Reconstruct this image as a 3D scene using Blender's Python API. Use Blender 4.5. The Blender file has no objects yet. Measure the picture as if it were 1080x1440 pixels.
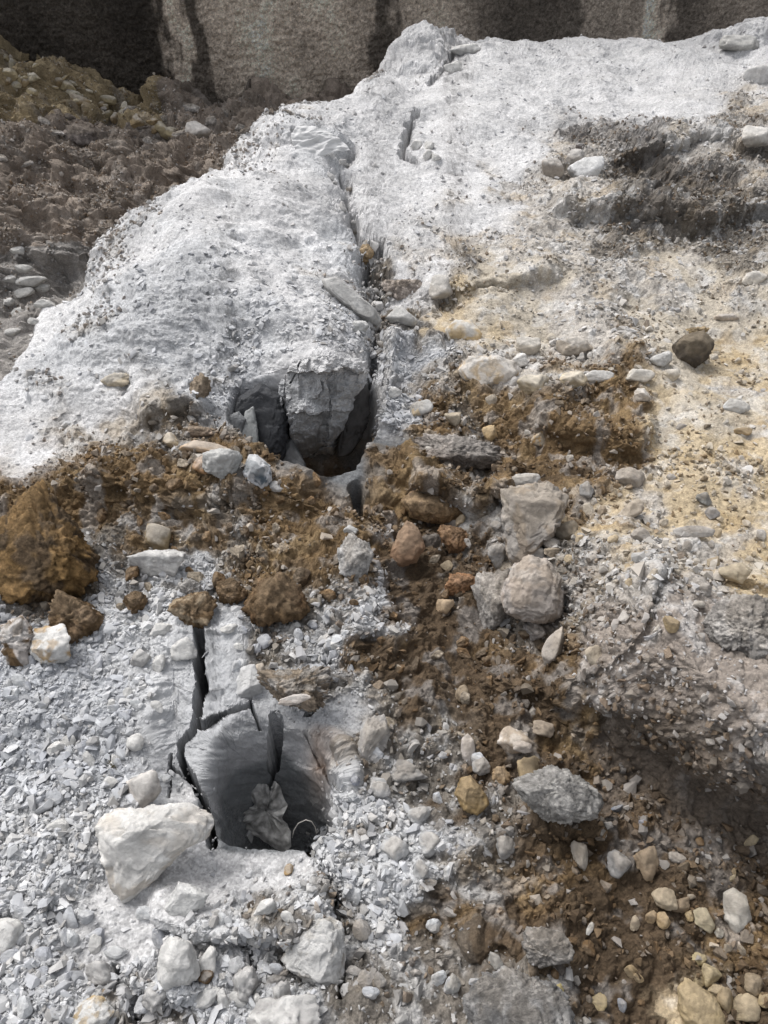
import bpy, bmesh, math, random
import numpy as np
from mathutils import Vector

rng = np.random.default_rng(7)
random.seed(7)
S = bpy.context.scene
COL = S.collection

# ------------------------------------------------------------------ camera
CAM_H = 1.6
PITCH = math.radians(42.0)
F = 1048.0                      # focal length in pixels of a 1080 x 1440 picture
SLOPE = 0.06
cam_d = bpy.data.cameras.new('camera')
cam = bpy.data.objects.new('camera', cam_d)
COL.objects.link(cam)
cam.location = (0, 0, CAM_H)
cam.rotation_euler = (math.pi/2 - PITCH, 0, 0)
cam_d.sensor_fit = 'VERTICAL'
cam_d.sensor_height = 24
cam_d.lens = 24 * F / 1440
cam_d.clip_start = 0.05
cam_d.clip_end = 500
S.camera = cam

# ------------------------------------------------------------------ light
w = bpy.data.worlds.new("World"); S.world = w; w.use_nodes = True
nt = w.node_tree; nt.nodes.clear()
sky = nt.nodes.new('ShaderNodeTexSky'); sky.sky_type = 'NISHITA'; sky.sun_disc = False
SUN_EL, SUN_AZ = 57.0, -48.0      # azimuth from +Y towards +X
sky.sun_elevation = math.radians(SUN_EL); sky.sun_rotation = math.radians(SUN_AZ)
sky.air_density = 1.0; sky.dust_density = 5.0; sky.ozone_density = 1.0
hs = nt.nodes.new('ShaderNodeHueSaturation'); hs.inputs['Saturation'].default_value = 0.22
bg = nt.nodes.new('ShaderNodeBackground'); bg.inputs['Strength'].default_value = 0.128
wo = nt.nodes.new('ShaderNodeOutputWorld')
nt.links.new(sky.outputs[0], hs.inputs['Color']); nt.links.new(hs.outputs[0], bg.inputs[0]); nt.links.new(bg.outputs[0], wo.inputs[0])
sd = bpy.data.lights.new('sun', 'SUN'); sd.energy = 1.15; sd.angle = math.radians(24); sd.color = (1.0, 0.975, 0.94)
so = bpy.data.objects.new('sun', sd); COL.objects.link(so)
_e, _a = math.radians(SUN_EL), math.radians(SUN_AZ)
to_sun = Vector((math.sin(_a)*math.cos(_e), math.cos(_a)*math.cos(_e), math.sin(_e)))
so.rotation_euler = to_sun.to_track_quat('Z', 'Y').to_euler()
so.location = to_sun * 20
S.view_settings.view_transform = 'Standard'
S.view_settings.look = 'None'
S.view_settings.exposure = 0.72
S.view_settings.gamma = 1.0
S.view_settings.use_curve_mapping = False

# ------------------------------------------------------------------ numeric helpers
def h01(ix, iy, seed):
    with np.errstate(over='ignore'):
        n = (ix.astype(np.int64)*374761393 + iy.astype(np.int64)*668265263 + seed*1442695041) & 0xffffffff
        n = ((n ^ (n >> 13))*1274126177) & 0xffffffff
        n = ((n ^ (n >> 16))*2246822519) & 0xffffffff
        n = n ^ (n >> 13)
    return (n & 0xffffff)/float(0x1000000)

def pn(x, y, seed=0):
    ix = np.floor(x); iy = np.floor(y); fx = x-ix; fy = y-iy
    ix = ix.astype(np.int64); iy = iy.astype(np.int64)
    u = fx*fx*fx*(fx*(fx*6-15)+10); v = fy*fy*fy*(fy*(fy*6-15)+10)
    def g(i, j, dx, dy):
        a = h01(ix+i, iy+j, seed)*2*np.pi
        return np.cos(a)*dx + np.sin(a)*dy
    n00 = g(0, 0, fx, fy); n10 = g(1, 0, fx-1, fy); n01 = g(0, 1, fx, fy-1); n11 = g(1, 1, fx-1, fy-1)
    return ((n00*(1-u)+n10*u)*(1-v) + (n01*(1-u)+n11*u)*v)*1.5

def fbm(x, y, o=4, seed=0, gain=0.5):
    r = 0; a = 1; f = 1
    for k in range(o):
        r = r + a*pn(x*f, y*f, seed+k*17); a *= gain; f *= 2.03
    return r

def n3(p, seed=0):              # cheap 3D noise from three 2D slices
    x, y, z = p[:, 0], p[:, 1], p[:, 2]
    return (pn(x+0.37*z, y-0.61*z, seed) + pn(y+0.43*x, z-0.29*x, seed+5) + pn(z+0.51*y, x-0.33*y, seed+9))*0.6

def plates(x, y, seed, tilt=0.8, k=1.2, h=0.6):
    """overlapping tilted chips / domes: height field with real steps"""
    ix = np.floor(x).astype(np.int64); iy = np.floor(y).astype(np.int64)
    best = np.full(x.shape, -9.0); bid = np.zeros(x.shape)
    for i in (-1, 0, 1):
        for j in (-1, 0, 1):
            cx = ix+i; cy = iy+j
            jx = cx+h01(cx, cy, seed); jy = cy+h01(cx, cy, seed+1)
            a = h01(cx, cy, seed+2)*2*np.pi; t = tilt*h01(cx, cy, seed+3)
            dx = x-jx; dy = y-jy
            r3 = h01(cx, cy, seed+4)
            v = h*r3 + t*(np.cos(a)*dx+np.sin(a)*dy) - k*(dx*dx+dy*dy)
            m = v > best
            best = np.where(m, v, best); bid = np.where(m, h01(cx, cy, seed+6), bid)
    return best, bid

def sst(a, b, x):
    t = np.clip((x-a)/(b-a), 0, 1); return t*t*(3-2*t)

cp, sp = math.cos(PITCH), math.sin(PITCH)
def project(X, Y, Z):
    d = Y*cp - (Z-CAM_H)*sp
    up = Y*sp + (Z-CAM_H)*cp
    d = np.where(d > 0.05, d, 0.05)
    return 540 + F*X/d, 720 - F*up/d, d
def ray(px, py):
    a = (px-540)/F; b = (720-py)/F
    return np.array([a, cp + b*sp, -sp + b*cp])
def base_from_px(u, v):
    r = ray(u, v)
    t = CAM_H/(SLOPE*r[1]-r[2])
    return r[0]*t, r[1]*t

def seg_dist(px, py, pts, widths=None):
    """distance to a polyline (pixels) minus the local half width"""
    best = np.full(px.shape, 1e6)
    n = len(pts)
    for i in range(n-1):
        ax, ay = pts[i]; bx, by = pts[i+1]
        dx, dy = bx-ax, by-ay
        t = np.clip(((px-ax)*dx+(py-ay)*dy)/(dx*dx+dy*dy), 0, 1)
        d = np.hypot(px-(ax+t*dx), py-(ay+t*dy))
        if widths is not None:
            d = d - (widths[i]*(1-t)+widths[i+1]*t)/2
        best = np.minimum(best, d)
    return best

# ------------------------------------------------------------------ object helpers
def mesh_np(name, verts, faces, cols=None, mat=None, smooth=False, parent=None, matidx=None):
    """verts (n,3), faces (m,k) with constant k"""
    me = bpy.data.meshes.new(name)
    verts = np.ascontiguousarray(verts, dtype=np.float32); faces = np.ascontiguousarray(faces, dtype=np.int32)
    nf, k = faces.shape
    me.vertices.add(len(verts)); me.vertices.foreach_set('co', verts.ravel())
    me.loops.add(nf*k); me.loops.foreach_set('vertex_index', faces.ravel())
    me.polygons.add(nf); me.polygons.foreach_set('loop_start', np.arange(nf, dtype=np.int32)*k)
    me.polygons.foreach_set('loop_total', np.full(nf, k, dtype=np.int32))
    me.polygons.foreach_set('use_smooth', np.full(nf, smooth, dtype=bool))
    me.update(calc_edges=True)
    if cols is not None:
        at = me.color_attributes.new('col', 'FLOAT_COLOR', 'POINT')
        c = np.ones((len(verts), 4), dtype=np.float32); c[:, :3] = np.clip(cols[:, :3], 0.004, 0.85)
        if cols.shape[1] == 4: c[:, 3] = cols[:, 3]
        at.data.foreach_set('color', c.ravel())
    if mat: me.materials.append(mat)
    o = bpy.data.objects.new(name, me); COL.objects.link(o)
    if parent: o.parent = parent
    return o

def tag(o, label=None, cat=None, group=None, kind=None):
    if label: o['label'] = label
    if cat: o['category'] = cat
    if group: o['group'] = group
    if kind: o['kind'] = kind
    return o

# ------------------------------------------------------------------ materials
def mineral(name, rough=0.95, vscale=60.0, vamp=0.35, bscale=140.0, bump=0.5, bdist=0.004, spec=0.2, speck=0.0, stretch=None):
    m = bpy.data.materials.new(name); m.use_nodes = True
    t = m.node_tree; t.nodes.clear(); L = t.links.new
    out = t.nodes.new('ShaderNodeOutputMaterial'); b = t.nodes.new('ShaderNodeBsdfPrincipled')
    b.inputs['Roughness'].default_value = rough; b.inputs['Specular IOR Level'].default_value = spec
    at = t.nodes.new('ShaderNodeAttribute'); at.attribute_name = 'col'
    tc = t.nodes.new('ShaderNodeTexCoord')
    co = tc.outputs['Object']
    if stretch:
        mp = t.nodes.new('ShaderNodeMapping'); mp.inputs['Scale'].default_value = stretch
        L(co, mp.inputs[0]); co = mp.outputs[0]
    n1 = t.nodes.new('ShaderNodeTexNoise'); n1.inputs['Scale'].default_value = vscale; n1.inputs['Detail'].default_value = 6; n1.inputs['Roughness'].default_value = 0.65
    L(co, n1.inputs['Vector'])
    mr = t.nodes.new('ShaderNodeMapRange'); mr.inputs[1].default_value = 0.3; mr.inputs[2].default_value = 0.7
    mr.inputs[3].default_value = 1-vamp; mr.inputs[4].default_value = 1+vamp*0.8
    L(n1.outputs['Fac'], mr.inputs[0])
    vm = t.nodes.new('ShaderNodeVectorMath'); vm.operation = 'SCALE'
    L(at.outputs['Color'], vm.inputs[0]); L(mr.outputs[0], vm.inputs['Scale'])
    colout = vm.outputs[0]
    if speck > 0:
        vo = t.nodes.new('ShaderNodeTexVoronoi'); vo.inputs['Scale'].default_value = vscale*4
        L(co, vo.inputs['Vector'])
        s2 = t.nodes.new('ShaderNodeMapRange'); s2.inputs[1].default_value = 0.0; s2.inputs[2].default_value = 1.0
        s2.inputs[3].default_value = 1-speck; s2.inputs[4].default_value = 1+speck
        sx = t.nodes.new('ShaderNodeSeparateColor'); L(vo.outputs['Color'], sx.inputs[0]); L(sx.outputs[0], s2.inputs[0])
        v2 = t.nodes.new('ShaderNodeVectorMath'); v2.operation = 'SCALE'; L(colout, v2.inputs[0]); L(s2.outputs[0], v2.inputs['Scale'])
        colout = v2.outputs[0]
    L(colout, b.inputs['Base Color'])
    n2 = t.nodes.new('ShaderNodeTexNoise'); n2.inputs['Scale'].default_value = bscale; n2.inputs['Detail'].default_value = 8; n2.inputs['Roughness'].default_value = 0.7
    L(co, n2.inputs['Vector'])
    bp = t.nodes.new('ShaderNodeBump'); bp.inputs['Strength'].default_value = bump; bp.inputs['Distance'].default_value = bdist
    ms = t.nodes.new('ShaderNodeMath'); ms.operation = 'MULTIPLY'; ms.inputs[1].default_value = bump; L(at.outputs['Alpha'], ms.inputs[0]); L(ms.outputs[0], bp.inputs['Strength'])
    L(n2.outputs['Fac'], bp.inputs['Height']); L(bp.outputs[0], b.inputs['Normal']); L(b.outputs[0], out.inputs[0])
    return m
M_ground = mineral('dusty_soil', vscale=55, vamp=0.22, bscale=160, bump=0.9, bdist=0.006, speck=0.22)
M_chip = mineral('broken_stone', vscale=50, vamp=0.16, bscale=250, bump=0.3, bdist=0.002)
M_crumb = mineral('soil_crumb', vscale=90, vamp=0.35, bscale=300, bump=0.8, bdist=0.003)
M_rock = mineral('dusty_rock', vscale=22, vamp=0.22, bscale=90, bump=0.75, bdist=0.006, speck=0.1)
M_clod = mineral('clay_clod', vscale=45, vamp=0.5, bscale=130, bump=1.0, bdist=0.009, speck=0.2)
M_fresh = mineral('fresh_split_rock', rough=0.7, vscale=30, vamp=0.35, bscale=60, bump=0.6, bdist=0.006, spec=0.35)
M_bed = mineral('split_bedrock', rough=0.85, vscale=26, vamp=0.2, bscale=70, bump=0.8, bdist=0.006, speck=0.06)
M_wall = mineral('sprayed_concrete', rough=0.8, vscale=30, vamp=0.25, bscale=60, bump=1.0, bdist=0.03, speck=0.28)
# sprayed concrete pits
def flat_mat(name, col, rough=0.8, metal=0.0, vamp=0.2, scale=60):
    m = bpy.data.materials.new(name); m.use_nodes = True
    t = m.node_tree; b = t.nodes['Principled BSDF']; L = t.links.new
    b.inputs['Roughness'].default_value = rough; b.inputs['Metallic'].default_value = metal
    n = t.nodes.new('ShaderNodeTexNoise'); n.inputs['Scale'].default_value = scale; n.inputs['Detail'].default_value = 6
    cr = t.nodes.new('ShaderNodeValToRGB')
    cr.color_ramp.elements[0].position = 0.3; cr.color_ramp.elements[1].position = 0.7
    cr.color_ramp.elements[0].color = (*[c*(1-vamp) for c in col], 1); cr.color_ramp.elements[1].color = (*[min(c*(1+vamp), 1) for c in col], 1)
    L(n.outputs['Fac'], cr.inputs[0]); L(cr.outputs[0], b.inputs['Base Color'])
    bp = t.nodes.new('ShaderNodeBump'); bp.inputs['Strength'].default_value = 0.3; bp.inputs['Distance'].default_value = 0.002
    L(n.outputs['Fac'], bp.inputs['Height']); L(bp.outputs[0], b.inputs['Normal'])
    return m, b

# ------------------------------------------------------------------ material map of the place (60 px cells)
PAL = {'w': (.42, .425, .435), 'W': (.475, .472, .475), 'm': (.23, .20, .175), 'k': (.125, .102, .082), 'y': (.38, .34, .28), 'G': (.36, .37, .39), 'g': (.45, .455, .465), 'B': (.165, .112, .06), 'D': (.090, .064, .041),
       'M': (.17, .153, .133), 'Y': (.38, .31, .21), 'T': (.37, .345, .315), 'K': (.135, .12, .106), 'R': (.33, .335, .345),
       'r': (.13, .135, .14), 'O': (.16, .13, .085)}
ROWS = [
 'KKKKKKKKWWWWWWWWWW',  # 30
 'OOOKKKKKWWWWWWWWWW',  # 90
 'OOMKMMMWWWWWWWWWWT',  # 150
 'KKKKKKWWWWWWWTKKTK',  # 210
 'KKKKWWWWWWWWTTMKKM',  # 270
 'KKKWWwWWWWWTTTMMKM',  # 330
 'MMWwwwwwMWTMyTTyTy',  # 390
 'MWwwwwwGMMYyyTTyyy',  # 450
 'WWWwwGWWWGTTTBBTyY',  # 510
 'WWTMMRRRWGMBBBBYyT',  # 570
 'WTBBBMrrrBBMDBBYYY',  # 630
 'BBBBBBBBBBBDBBBTYY',  # 690
 'BBMMBMBBBDDDTMYTYY',  # 750
 'BBMgMBBMgDDDTMTTTY',  # 810
 'MBggggMMgDDDMmmmmT',  # 870
 'GGGgRRMgBDDDBmmmmm',  # 930
 'GGGgRRRMMDDDDBmmmm',  # 990
 'GGGRRRRRMMMDDBkkkk',  # 1050
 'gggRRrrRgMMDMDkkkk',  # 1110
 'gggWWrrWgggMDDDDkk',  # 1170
 'ggWWWWWWggMDBBDDDD',  # 1230
 'gWWWWggMggBDDDDDDB',  # 1290
 'ggWggWgMgMMDDDDDDB',  # 1350
 'gggMggggMMMMMDDDYD',  # 1410
]
CH = np.array([list(r) for r in ROWS])
CMAP = np.array([[PAL[c] for c in r] for r in ROWS])
def per_code(dic, default):
    return np.array([[dic.get(c, default) for c in r] for r in ROWS], dtype=float)
ROUGH = per_code({'m': .55, 'k': .6, 'y': .35, 'R': .28, 'r': .2, 'W': .45, 'w': .6, 'G': .8, 'g': .9, 'B': 1.1, 'D': 1.15, 'M': 1.15, 'Y': .45, 'T': .65, 'K': 1.7, 'O': 1.2}, 1)
DOME = per_code({'m': .85, 'k': .85, 'B': 1, 'D': 1, 'M': .8, 'K': 1.2, 'O': .8, 'T': .4, 'Y': .2}, 0)
def lookup(tab, px, py, mixn=0.5, X=None, Y=None):
    fx = np.clip(px/60-0.5, 0, 17); fy = np.clip(py/60-0.5, 0, 23)
    ix = np.clip(np.floor(fx).astype(int), 0, 16); iy = np.clip(np.floor(fy).astype(int), 0, 22)
    tx = fx-ix; ty = fy-iy
    if tab.ndim == 3: tx = tx[..., None]; ty = ty[..., None]
    bl = (tab[iy, ix]*(1-tx)+tab[iy, ix+1]*tx)*(1-ty) + (tab[iy+1, ix]*(1-tx)+tab[iy+1, ix+1]*tx)*ty
    ne = tab[np.rint(fy).astype(int), np.rint(fx).astype(int)]
    return bl*(1-mixn) + ne*mixn

# ------------------------------------------------------------------ terrain grid
WALL_Y = 8.2
ui = np.arange(-30, 1111, 1.35)
uo = np.concatenate([np.arange(-520, -30, 7.0)])
far = np.array([900, 1500, 2600, 5000, 12000, 40000.0])
u = np.concatenate([-far[::-1]-0, uo, ui, 1080-uo[::-1], far+1080])
v = np.concatenate([np.arange(6, 60, 0.8), np.arange(60, 1456, 1.35), np.arange(1456, 1700, 6.0)])
NU = len(u)
def yd(V):
    q = (720-V)/F
    y_ = cp+q*sp; z_ = -sp+q*cp
    t_ = CAM_H/(SLOPE*y_-z_)
    return y_*t_, t_

LIP = 0
def step(line, h, face, decay, ends=40, lipk=.35):
    lu = [p[0] for p in line]; lv = [p[1] for p in line]
    d = np.interp(wu, lu, lv) - wv
    e = sst(lu[0]-ends*.2, lu[0]+ends, wu)*sst(-(lu[-1]+ends*.2), -(lu[-1]-ends), -wu)
    global LIP
    if h > .045:
        LIP = LIP + h*lipk*sst(.15, .75, sst(0, face, d))*(1-sst(face*1.1, face*1.1+50, d))*e
    return h*sst(0, face, d)*(1-sst(face, face+decay, d))*e
def bump(cx, cy, rx, ry_, h):
    q = ((wu-cx)/rx)**2+((wv-cy)/ry_)**2
    return h*np.exp(-q)

def macro(U_, X_, Y_, V_):
    """large shape of the place"""
    global U, V, X, Y, Z, wu, wv, valley, P1, P2
    U, V, X, Y = U_, V_, X_, Y_
    global LIP
    LIP = np.zeros(U.shape)
    wu = U + 14*fbm(X*3, Y*3, 3, 91) + 5*fbm(X*14, Y*14, 3, 92)
    wv = V + 12*fbm(X*3, Y*3, 3, 93) + 5*fbm(X*14, Y*14, 3, 94)
    Z = SLOPE*np.minimum(Y, 6.9) - 0.35*sst(7.0, 7.7, Y)
    Z = np.where(Y < 0, 0.0, Z)
    Z = Z + 0.05*fbm(X*0.9+3, Y*0.9, 3, 11)*sst(0.3, 1.5, Y)
    # crest lumps near the wall
    Z += bump(620, 66, 60, 14, 0.14) + bump(1060, 52, 60, 12, 0.14) + bump(860, 70, 160, 7, 0.02)
    Z += step([(540, 95), (600, 105), (650, 108)], 0.025, 12, 60, 30)
    # ridge spine in the middle-left
    sil_u = np.interp(wv, [60, 138, 192, 242, 300, 350, 420, 490, 556, 640], [585, 470, 370, 290, 215, 130, 98, 80, 45, -20])
    gul_u = np.interp(wv, [60, 110, 215, 300, 372, 440, 530, 640], [640, 615, 482, 492, 522, 532, 525, 505])
    tr = np.clip((wu-sil_u)/(gul_u-sil_u), 0, 1)
    Z += np.interp(wv, [60, 130, 230, 340, 480], [.02, .04, .08, .17, .19])*np.clip(np.sin(np.pi*np.clip(tr, 0, 1)**.85), 0, 1)**.9*sst(60, 110, V)*sst(-600, -470, -V)
    Z += bump(330, 330, 150, 130, 0.03) + bump(250, 470, 160, 60, 0.03)
    # dark torn hollow upper right
    Z += step([(850, 215), (930, 222), (1060, 215), (1120, 220)], 0.07, 9, 40)
    Z += step([(760, 300), (860, 318), (960, 322), (1060, 312), (1130, 312)], 0.10, 14, 60)
    Z -= bump(930, 262, 80, 20, 0.07)
    Z += step([(560, 425), (620, 420), (700, 412), (800, 400)], 0.05, 14, 60)
    Z += step([(360, 232), (430, 226), (490, 215)], 0.03, 12, 60, 20)
    # left soil berm and boulder bed
    Z += bump(170, 690, 150, 60, 0.06) + bump(260, 585, 70, 30, 0.06)
    Z += step([(190, 600), (250, 606), (300, 612)], 0.07, 12, 60, 25)
    Z += step([(120, 720), (240, 745), (350, 735), (470, 745)], 0.06, 30, 110)
    # brown hollow in the centre and its dark shelf
    Z -= bump(620, 800, 90, 130, 0.10)
    Z += step([(560, 688), (620, 705), (690, 712), (735, 700)], 0.13, 16, 70, 25)
    Z += step([(730, 600), (800, 650), (870, 660), (930, 640)], 0.08, 25, 80, 30)
    Z += bump(500, 860, 40, 110, 0.05)
    # big grey mound lower right with its steep front
    Z += step([(780, 1015), (840, 1044), (900, 1090), (950, 1122), (1080, 1158), (1400, 1200)], 0.40, 60, 330, 110)
    Z += step([(980, 905), (1040, 920), (1100, 930)], 0.04, 14, 60, 30)
    Z += step([(690, 965), (750, 980), (830, 985), (900, 960)], 0.05, 16, 70, 40)
    Z += step([(700, 1165), (760, 1175), (840, 1170)], 0.05, 12, 60, 30)
    Z += step([(640, 1330), (720, 1365), (800, 1375)], 0.04, 10, 60, 30)
    Z += bump(720, 1450, 110, 70, 0.06)
    Z += bump(480, 1330, 60, 90, -0.03) + bump(640, 1200, 80, 60, 0.03) + bump(90, 1060, 120, 120, 0.03)
    Z += step([(200, 1300), (300, 1335), (420, 1320), (470, 1290)], 0.05, 12, 80, 30)
    Z += step([(150, 1395), (250, 1420), (340, 1405)], 0.04, 10, 60, 30)

    # valley on the left of the ridge
    sil = [(-400, 980), (-200, 780), (-45, 620), (8, 548), (62, 484), (90, 418), (126, 358), (165, 320), (215, 300), (255, 268), (290, 242), (330, 215), (370, 192), (420, 165), (470, 138), (520, 100), (560, 72), (590, 58), (680, 52)]
    sxy = [base_from_px(*p) for p in sil]
    ey = np.array([p[1] for p in sxy]); ex = np.array([p[0] for p in sxy])
    Xe = np.interp(Y, ey, ex) - 0.03 + 0.05*fbm(Y*3.1, X*0+1.7, 3, 31)
    sL = Xe - X
    bank = 5.15 + 0.25*fbm(X*1.7, Y*0.8, 3, 41)
    zv = -0.70 + 0.34*sst(bank-0.25, bank+0.35, Y) + 0.10*sst(6.0, 8.0, Y) + 0.10*fbm(X*2.2, Y*2.2, 4, 43)*(0.4+sst(-0.6, 0.3, Y-bank))
    zv = zv + np.maximum(0, -2.5-X)*0.50*sst(5.6, 7.6, Y) + 0.2*sst(-1.6, -3.0, X)*0
    zv = np.minimum(zv, Z+0.3)
    fall = sst(-0.05, 0.42, sL)
    # behind the camera or at the frame's bottom the ground is one sheet again
    fall = fall*sst(0.2, 1.0, Y)
    Z = Z*(1-fall) + zv*fall
    valley = fall

    # --- upper broken pit: nearly vertical back face, front rim of soil
    def pit(uL, uR, vb, vf, depth, wback, wfront, side):
        """vb, vf: lists of (u, v)"""
        back_v = np.interp(U, [p[0] for p in vb], [p[1] for p in vb]); front_v = np.interp(U, [p[0] for p in vf], [p[1] for p in vf])
        s = sst(uL, uL+side, U)*sst(-uR, -(uR-side), -U)
        return depth*sst(0, wback, V-back_v)*sst(0, wfront, front_v-V)*s
    P1 = pit(318, 538, [(318, 585), (338, 556), (400, 548), (500, 548), (526, 540), (538, 565)], [(318, 610), (350, 650), (400, 672), (450, 680), (500, 662), (538, 600)], 0.50, 22, 14, 26)
    Z += 0.035*np.exp(-(np.maximum(0, seg_dist(wu, wv, [(541, 478), (546, 530), (536, 575), (518, 612)])-7)/8)**2)
    Z += bump(455, 548, 50, 22, .04)
    # --- lower bore hole: sloping concave back wall
    rv = np.where(V < 1135, (V-1135)/138, (V-1135)/58)
    rE = np.sqrt(np.abs((U-390)/110)**2.3 + np.abs(rv)**2.3)
    P2 = 0.40*sst(1.0, .30, rE) + .02*sst(1.05, .95, rE)
    P2b = pit(190, 300, [(190, 905), (300, 895)], [(190, 1180), (300, 1180)], 0.045, 60, 60, 70)
    ledge = step([(205, 965), (260, 960), (330, 975), (380, 985)], 0.035, 14, 60, 20)
    Z = Z - P1 - P2 - P2b + ledge*0
    Y = Y - LIP*(1-valley)

us = u[::5]; Uc, Vc = np.meshgrid(us, v)
Yc, Dc = yd(Vc)
macro(Uc, (Uc-540)/F*Dc, Yc, Vc)
px_, py_, d_ = project(X, Y, Z)
wgt = np.maximum(np.abs(np.diff(py_, axis=0)), .55*np.hypot(np.diff(Y, axis=0), np.diff(Z, axis=0))/d_[1:]*F*sst(60, 160, V[1:]))
wgt = np.clip(wgt, .35, 40)*np.where(py_[1:] > 1470, .25, 1)
for k in range(5):
    wgt[:, 1:-1] = (wgt[:, :-2]+2*wgt[:, 1:-1]+wgt[:, 2:])/4
    wgt[1:-1] = (wgt[:-2]+2*wgt[1:-1]+wgt[2:])/4
cum = np.concatenate([np.zeros((1, wgt.shape[1])), np.cumsum(wgt, 0)], 0)
NR = 1330
tq = np.linspace(0, 1, NR)
Vn = np.stack([np.interp(tq*cum[-1, j], cum[:, j], v) for j in range(len(us))], 1)
jj = np.clip(np.arange(NU)/5.0, 0, len(us)-1); j0 = np.minimum(np.floor(jj).astype(int), len(us)-2); tj = jj-j0
Vm_ = Vn[:, j0]*(1-tj)+Vn[:, j0+1]*tj
Ym, Dm = yd(Vm_)
Um = np.repeat(u[None], NR, 0); Xm = (Um-540)/F*Dm
def rows(vals, like): return np.repeat(np.array(vals)[:, None], NU, 1)
fwd = [60, 30, 16, 10.5, 9.0]; back = [-0.02, -0.3, -1, -3, -10, -40.0]
Yg = np.concatenate([rows(fwd, 0), Ym, rows(back, 0)])
Dg = np.concatenate([np.repeat(Dm[:1], 5, 0), Dm, np.repeat(Dm[-1:], 6, 0)])
Vg = np.concatenate([np.full((5, NU), v[0]), Vm_, np.repeat(1700+np.arange(6)[:, None]*80.0, NU, 1)])
Ug = np.repeat(u[None], len(Yg), 0); Xg = (Ug-540)/F*Dg
NV = len(Yg)
macro(Ug, Xg, Yg, Vg)
px, py, dd = project(X, Y, Z)

# pixel distance fields on the shaped ground for cracks (they cut the surface where it lies)
wx = px + 2.2*fbm(X*30, Y*30, 3, 71); wy = py + 2.2*fbm(X*30, Y*30, 3, 72)
def carve(pts, wid, depth, soft=2.5):
    global Z
    d = seg_dist(wx, wy, pts, wid)
    Z = Z - depth*(1-sst(-soft*.4, soft, d))
bed = np.exp(-(np.maximum(0, seg_dist(px, py, [(285, 920), (270, 1010), (330, 1060), (400, 1080), (440, 1090)])-62)/10)**2)
nearbed = np.exp(-(np.maximum(0, seg_dist(px, py, [(375, 560), (430, 570), (480, 560)])-60)/12)**2)*sst(-672, -640, -V)*np.maximum(sst(.01, .06, P1), np.exp(-((px-450)/80)**4-((py-522)/24)**4))
bedw = np.clip(bed+nearbed, 0, 1)

# material lookups with noisy borders
mx = px + 85*fbm(U/110, V/75, 3, 53) + 46*fbm(X*2.3, Y*2.3, 5, 51, .6) ; my = py + (50*fbm(U/110, V/75, 3, 54) + 34*fbm(X*2.3, Y*2.3, 5, 52, .6))*np.clip(py/400, .3, 1)
mxc = px*bedw + mx*(1-bedw); myc = py*bedw + my*(1-bedw)
rough = lookup(ROUGH, mxc, myc, .3); dome = lookup(DOME, mxc, myc, .3)
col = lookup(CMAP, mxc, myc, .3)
rough = np.where(valley > .5, 1.0, rough); dome = np.where(valley > .5, .3, dome)

rg_u = np.interp(V, [60, 110, 215, 300, 372, 440, 530, 640], [640, 615, 482, 492, 522, 532, 525, 505])
ridge = sst(8, -8, wu-rg_u)*sst(-585, -520, -(wv))*(1-sst(.1, .5, valley))
ridge = ridge*(1-np.clip(bedw, 0, 1))
tw = sst(-.25, .45, fbm(X*1.6, Y*1.6, 4, 55)+.9*sst(250, 520, V)-.45)[..., None]
rc = (np.array(PAL['W'])*(1-tw)+np.array(PAL['w'])*tw)*(1+.13*fbm(X*1.1+4, Y*1.1, 4, 57, .6))[..., None]
col = col*(1-ridge[..., None])+rc*ridge[..., None]
rough = rough*(1-ridge)+(.4+.2*tw[..., 0])*ridge; dome = dome*(1-ridge)
Xs = X + 0.5*Z; Ys = Y + 0.8*Z
P0 = np.stack([X, Y, Z], -1)
def grid_normal(Q):
    n = np.cross(np.gradient(Q, axis=1), -np.gradient(Q, axis=0))
    return n/(np.linalg.norm(n, axis=-1, keepdims=True)+1e-12)
N0 = grid_normal(P0)
for k in range(16):
    N0[1:-1, 1:-1] = (N0[1:-1, 1:-1]*2+N0[:-2, 1:-1]+N0[2:, 1:-1]+N0[1:-1, :-2]+N0[1:-1, 2:])/6
N0 /= np.linalg.norm(N0, axis=-1, keepdims=True)+1e-12
steep = sst(.75, .35, N0[..., 2])
H = 0.030*rough*fbm(Xs*3.6, Ys*3.6, 3, 101) + sst(-620, -540, -V)*.055*fbm(Xs*1.7, Ys*1.7, 4, 103, .45)
H = H + 0.015*rough*fbm(Xs*13, Ys*13, 3, 111)
rid = 1-np.abs(fbm(Xs*8, Ys*8, 4, 115, .6))
H = H + 0.026*(rid-.7)*np.clip(rough-.4, 0, 1)*(1-.3*steep)
H = H + 0.0045*rough*fbm(Xs*55, Ys*55, 3, 121)
d1, i1 = plates(Xs*16, Ys*16, 301, .5, 1.1, .5)
d2, i2 = plates(Xs*38+.3, Ys*38, 311, .5, 1.1, .6)
d3, i3 = plates(Xs*80, Ys*80+.7, 321, .5, 1.1, .6)
H = H + dome*(0.020*d1*np.clip(fbm(Xs*5, Ys*5, 2, 331)+.6, 0, 1.3) + 0.013*d2 + 0.006*d3)
c1, k1 = plates(Xs*45, Ys*60, 401, 1.2, .25, .7)
c2, k2 = plates(Xs*85, Ys*105, 411, 1.2, .25, .7)
gr = np.clip(rough*1.7-.95, 0.06, 1)*(1-np.clip(dome, 0, 1))*(1-bedw)
H = H + gr*(1-.8*steep)*(0.009*c1 + 0.005*c2)
# torn layering on the white ridge
lay = fbm(Xs*6+Ys*2, Ys*26+Xs*5, 4, 501)
H = H + (0.003*lay + 0.006*np.minimum(0, fbm(Xs*20, Ys*26, 4, 503)+.15))*(1-bedw)*np.clip(1.3-rough, 0, 1)
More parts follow.
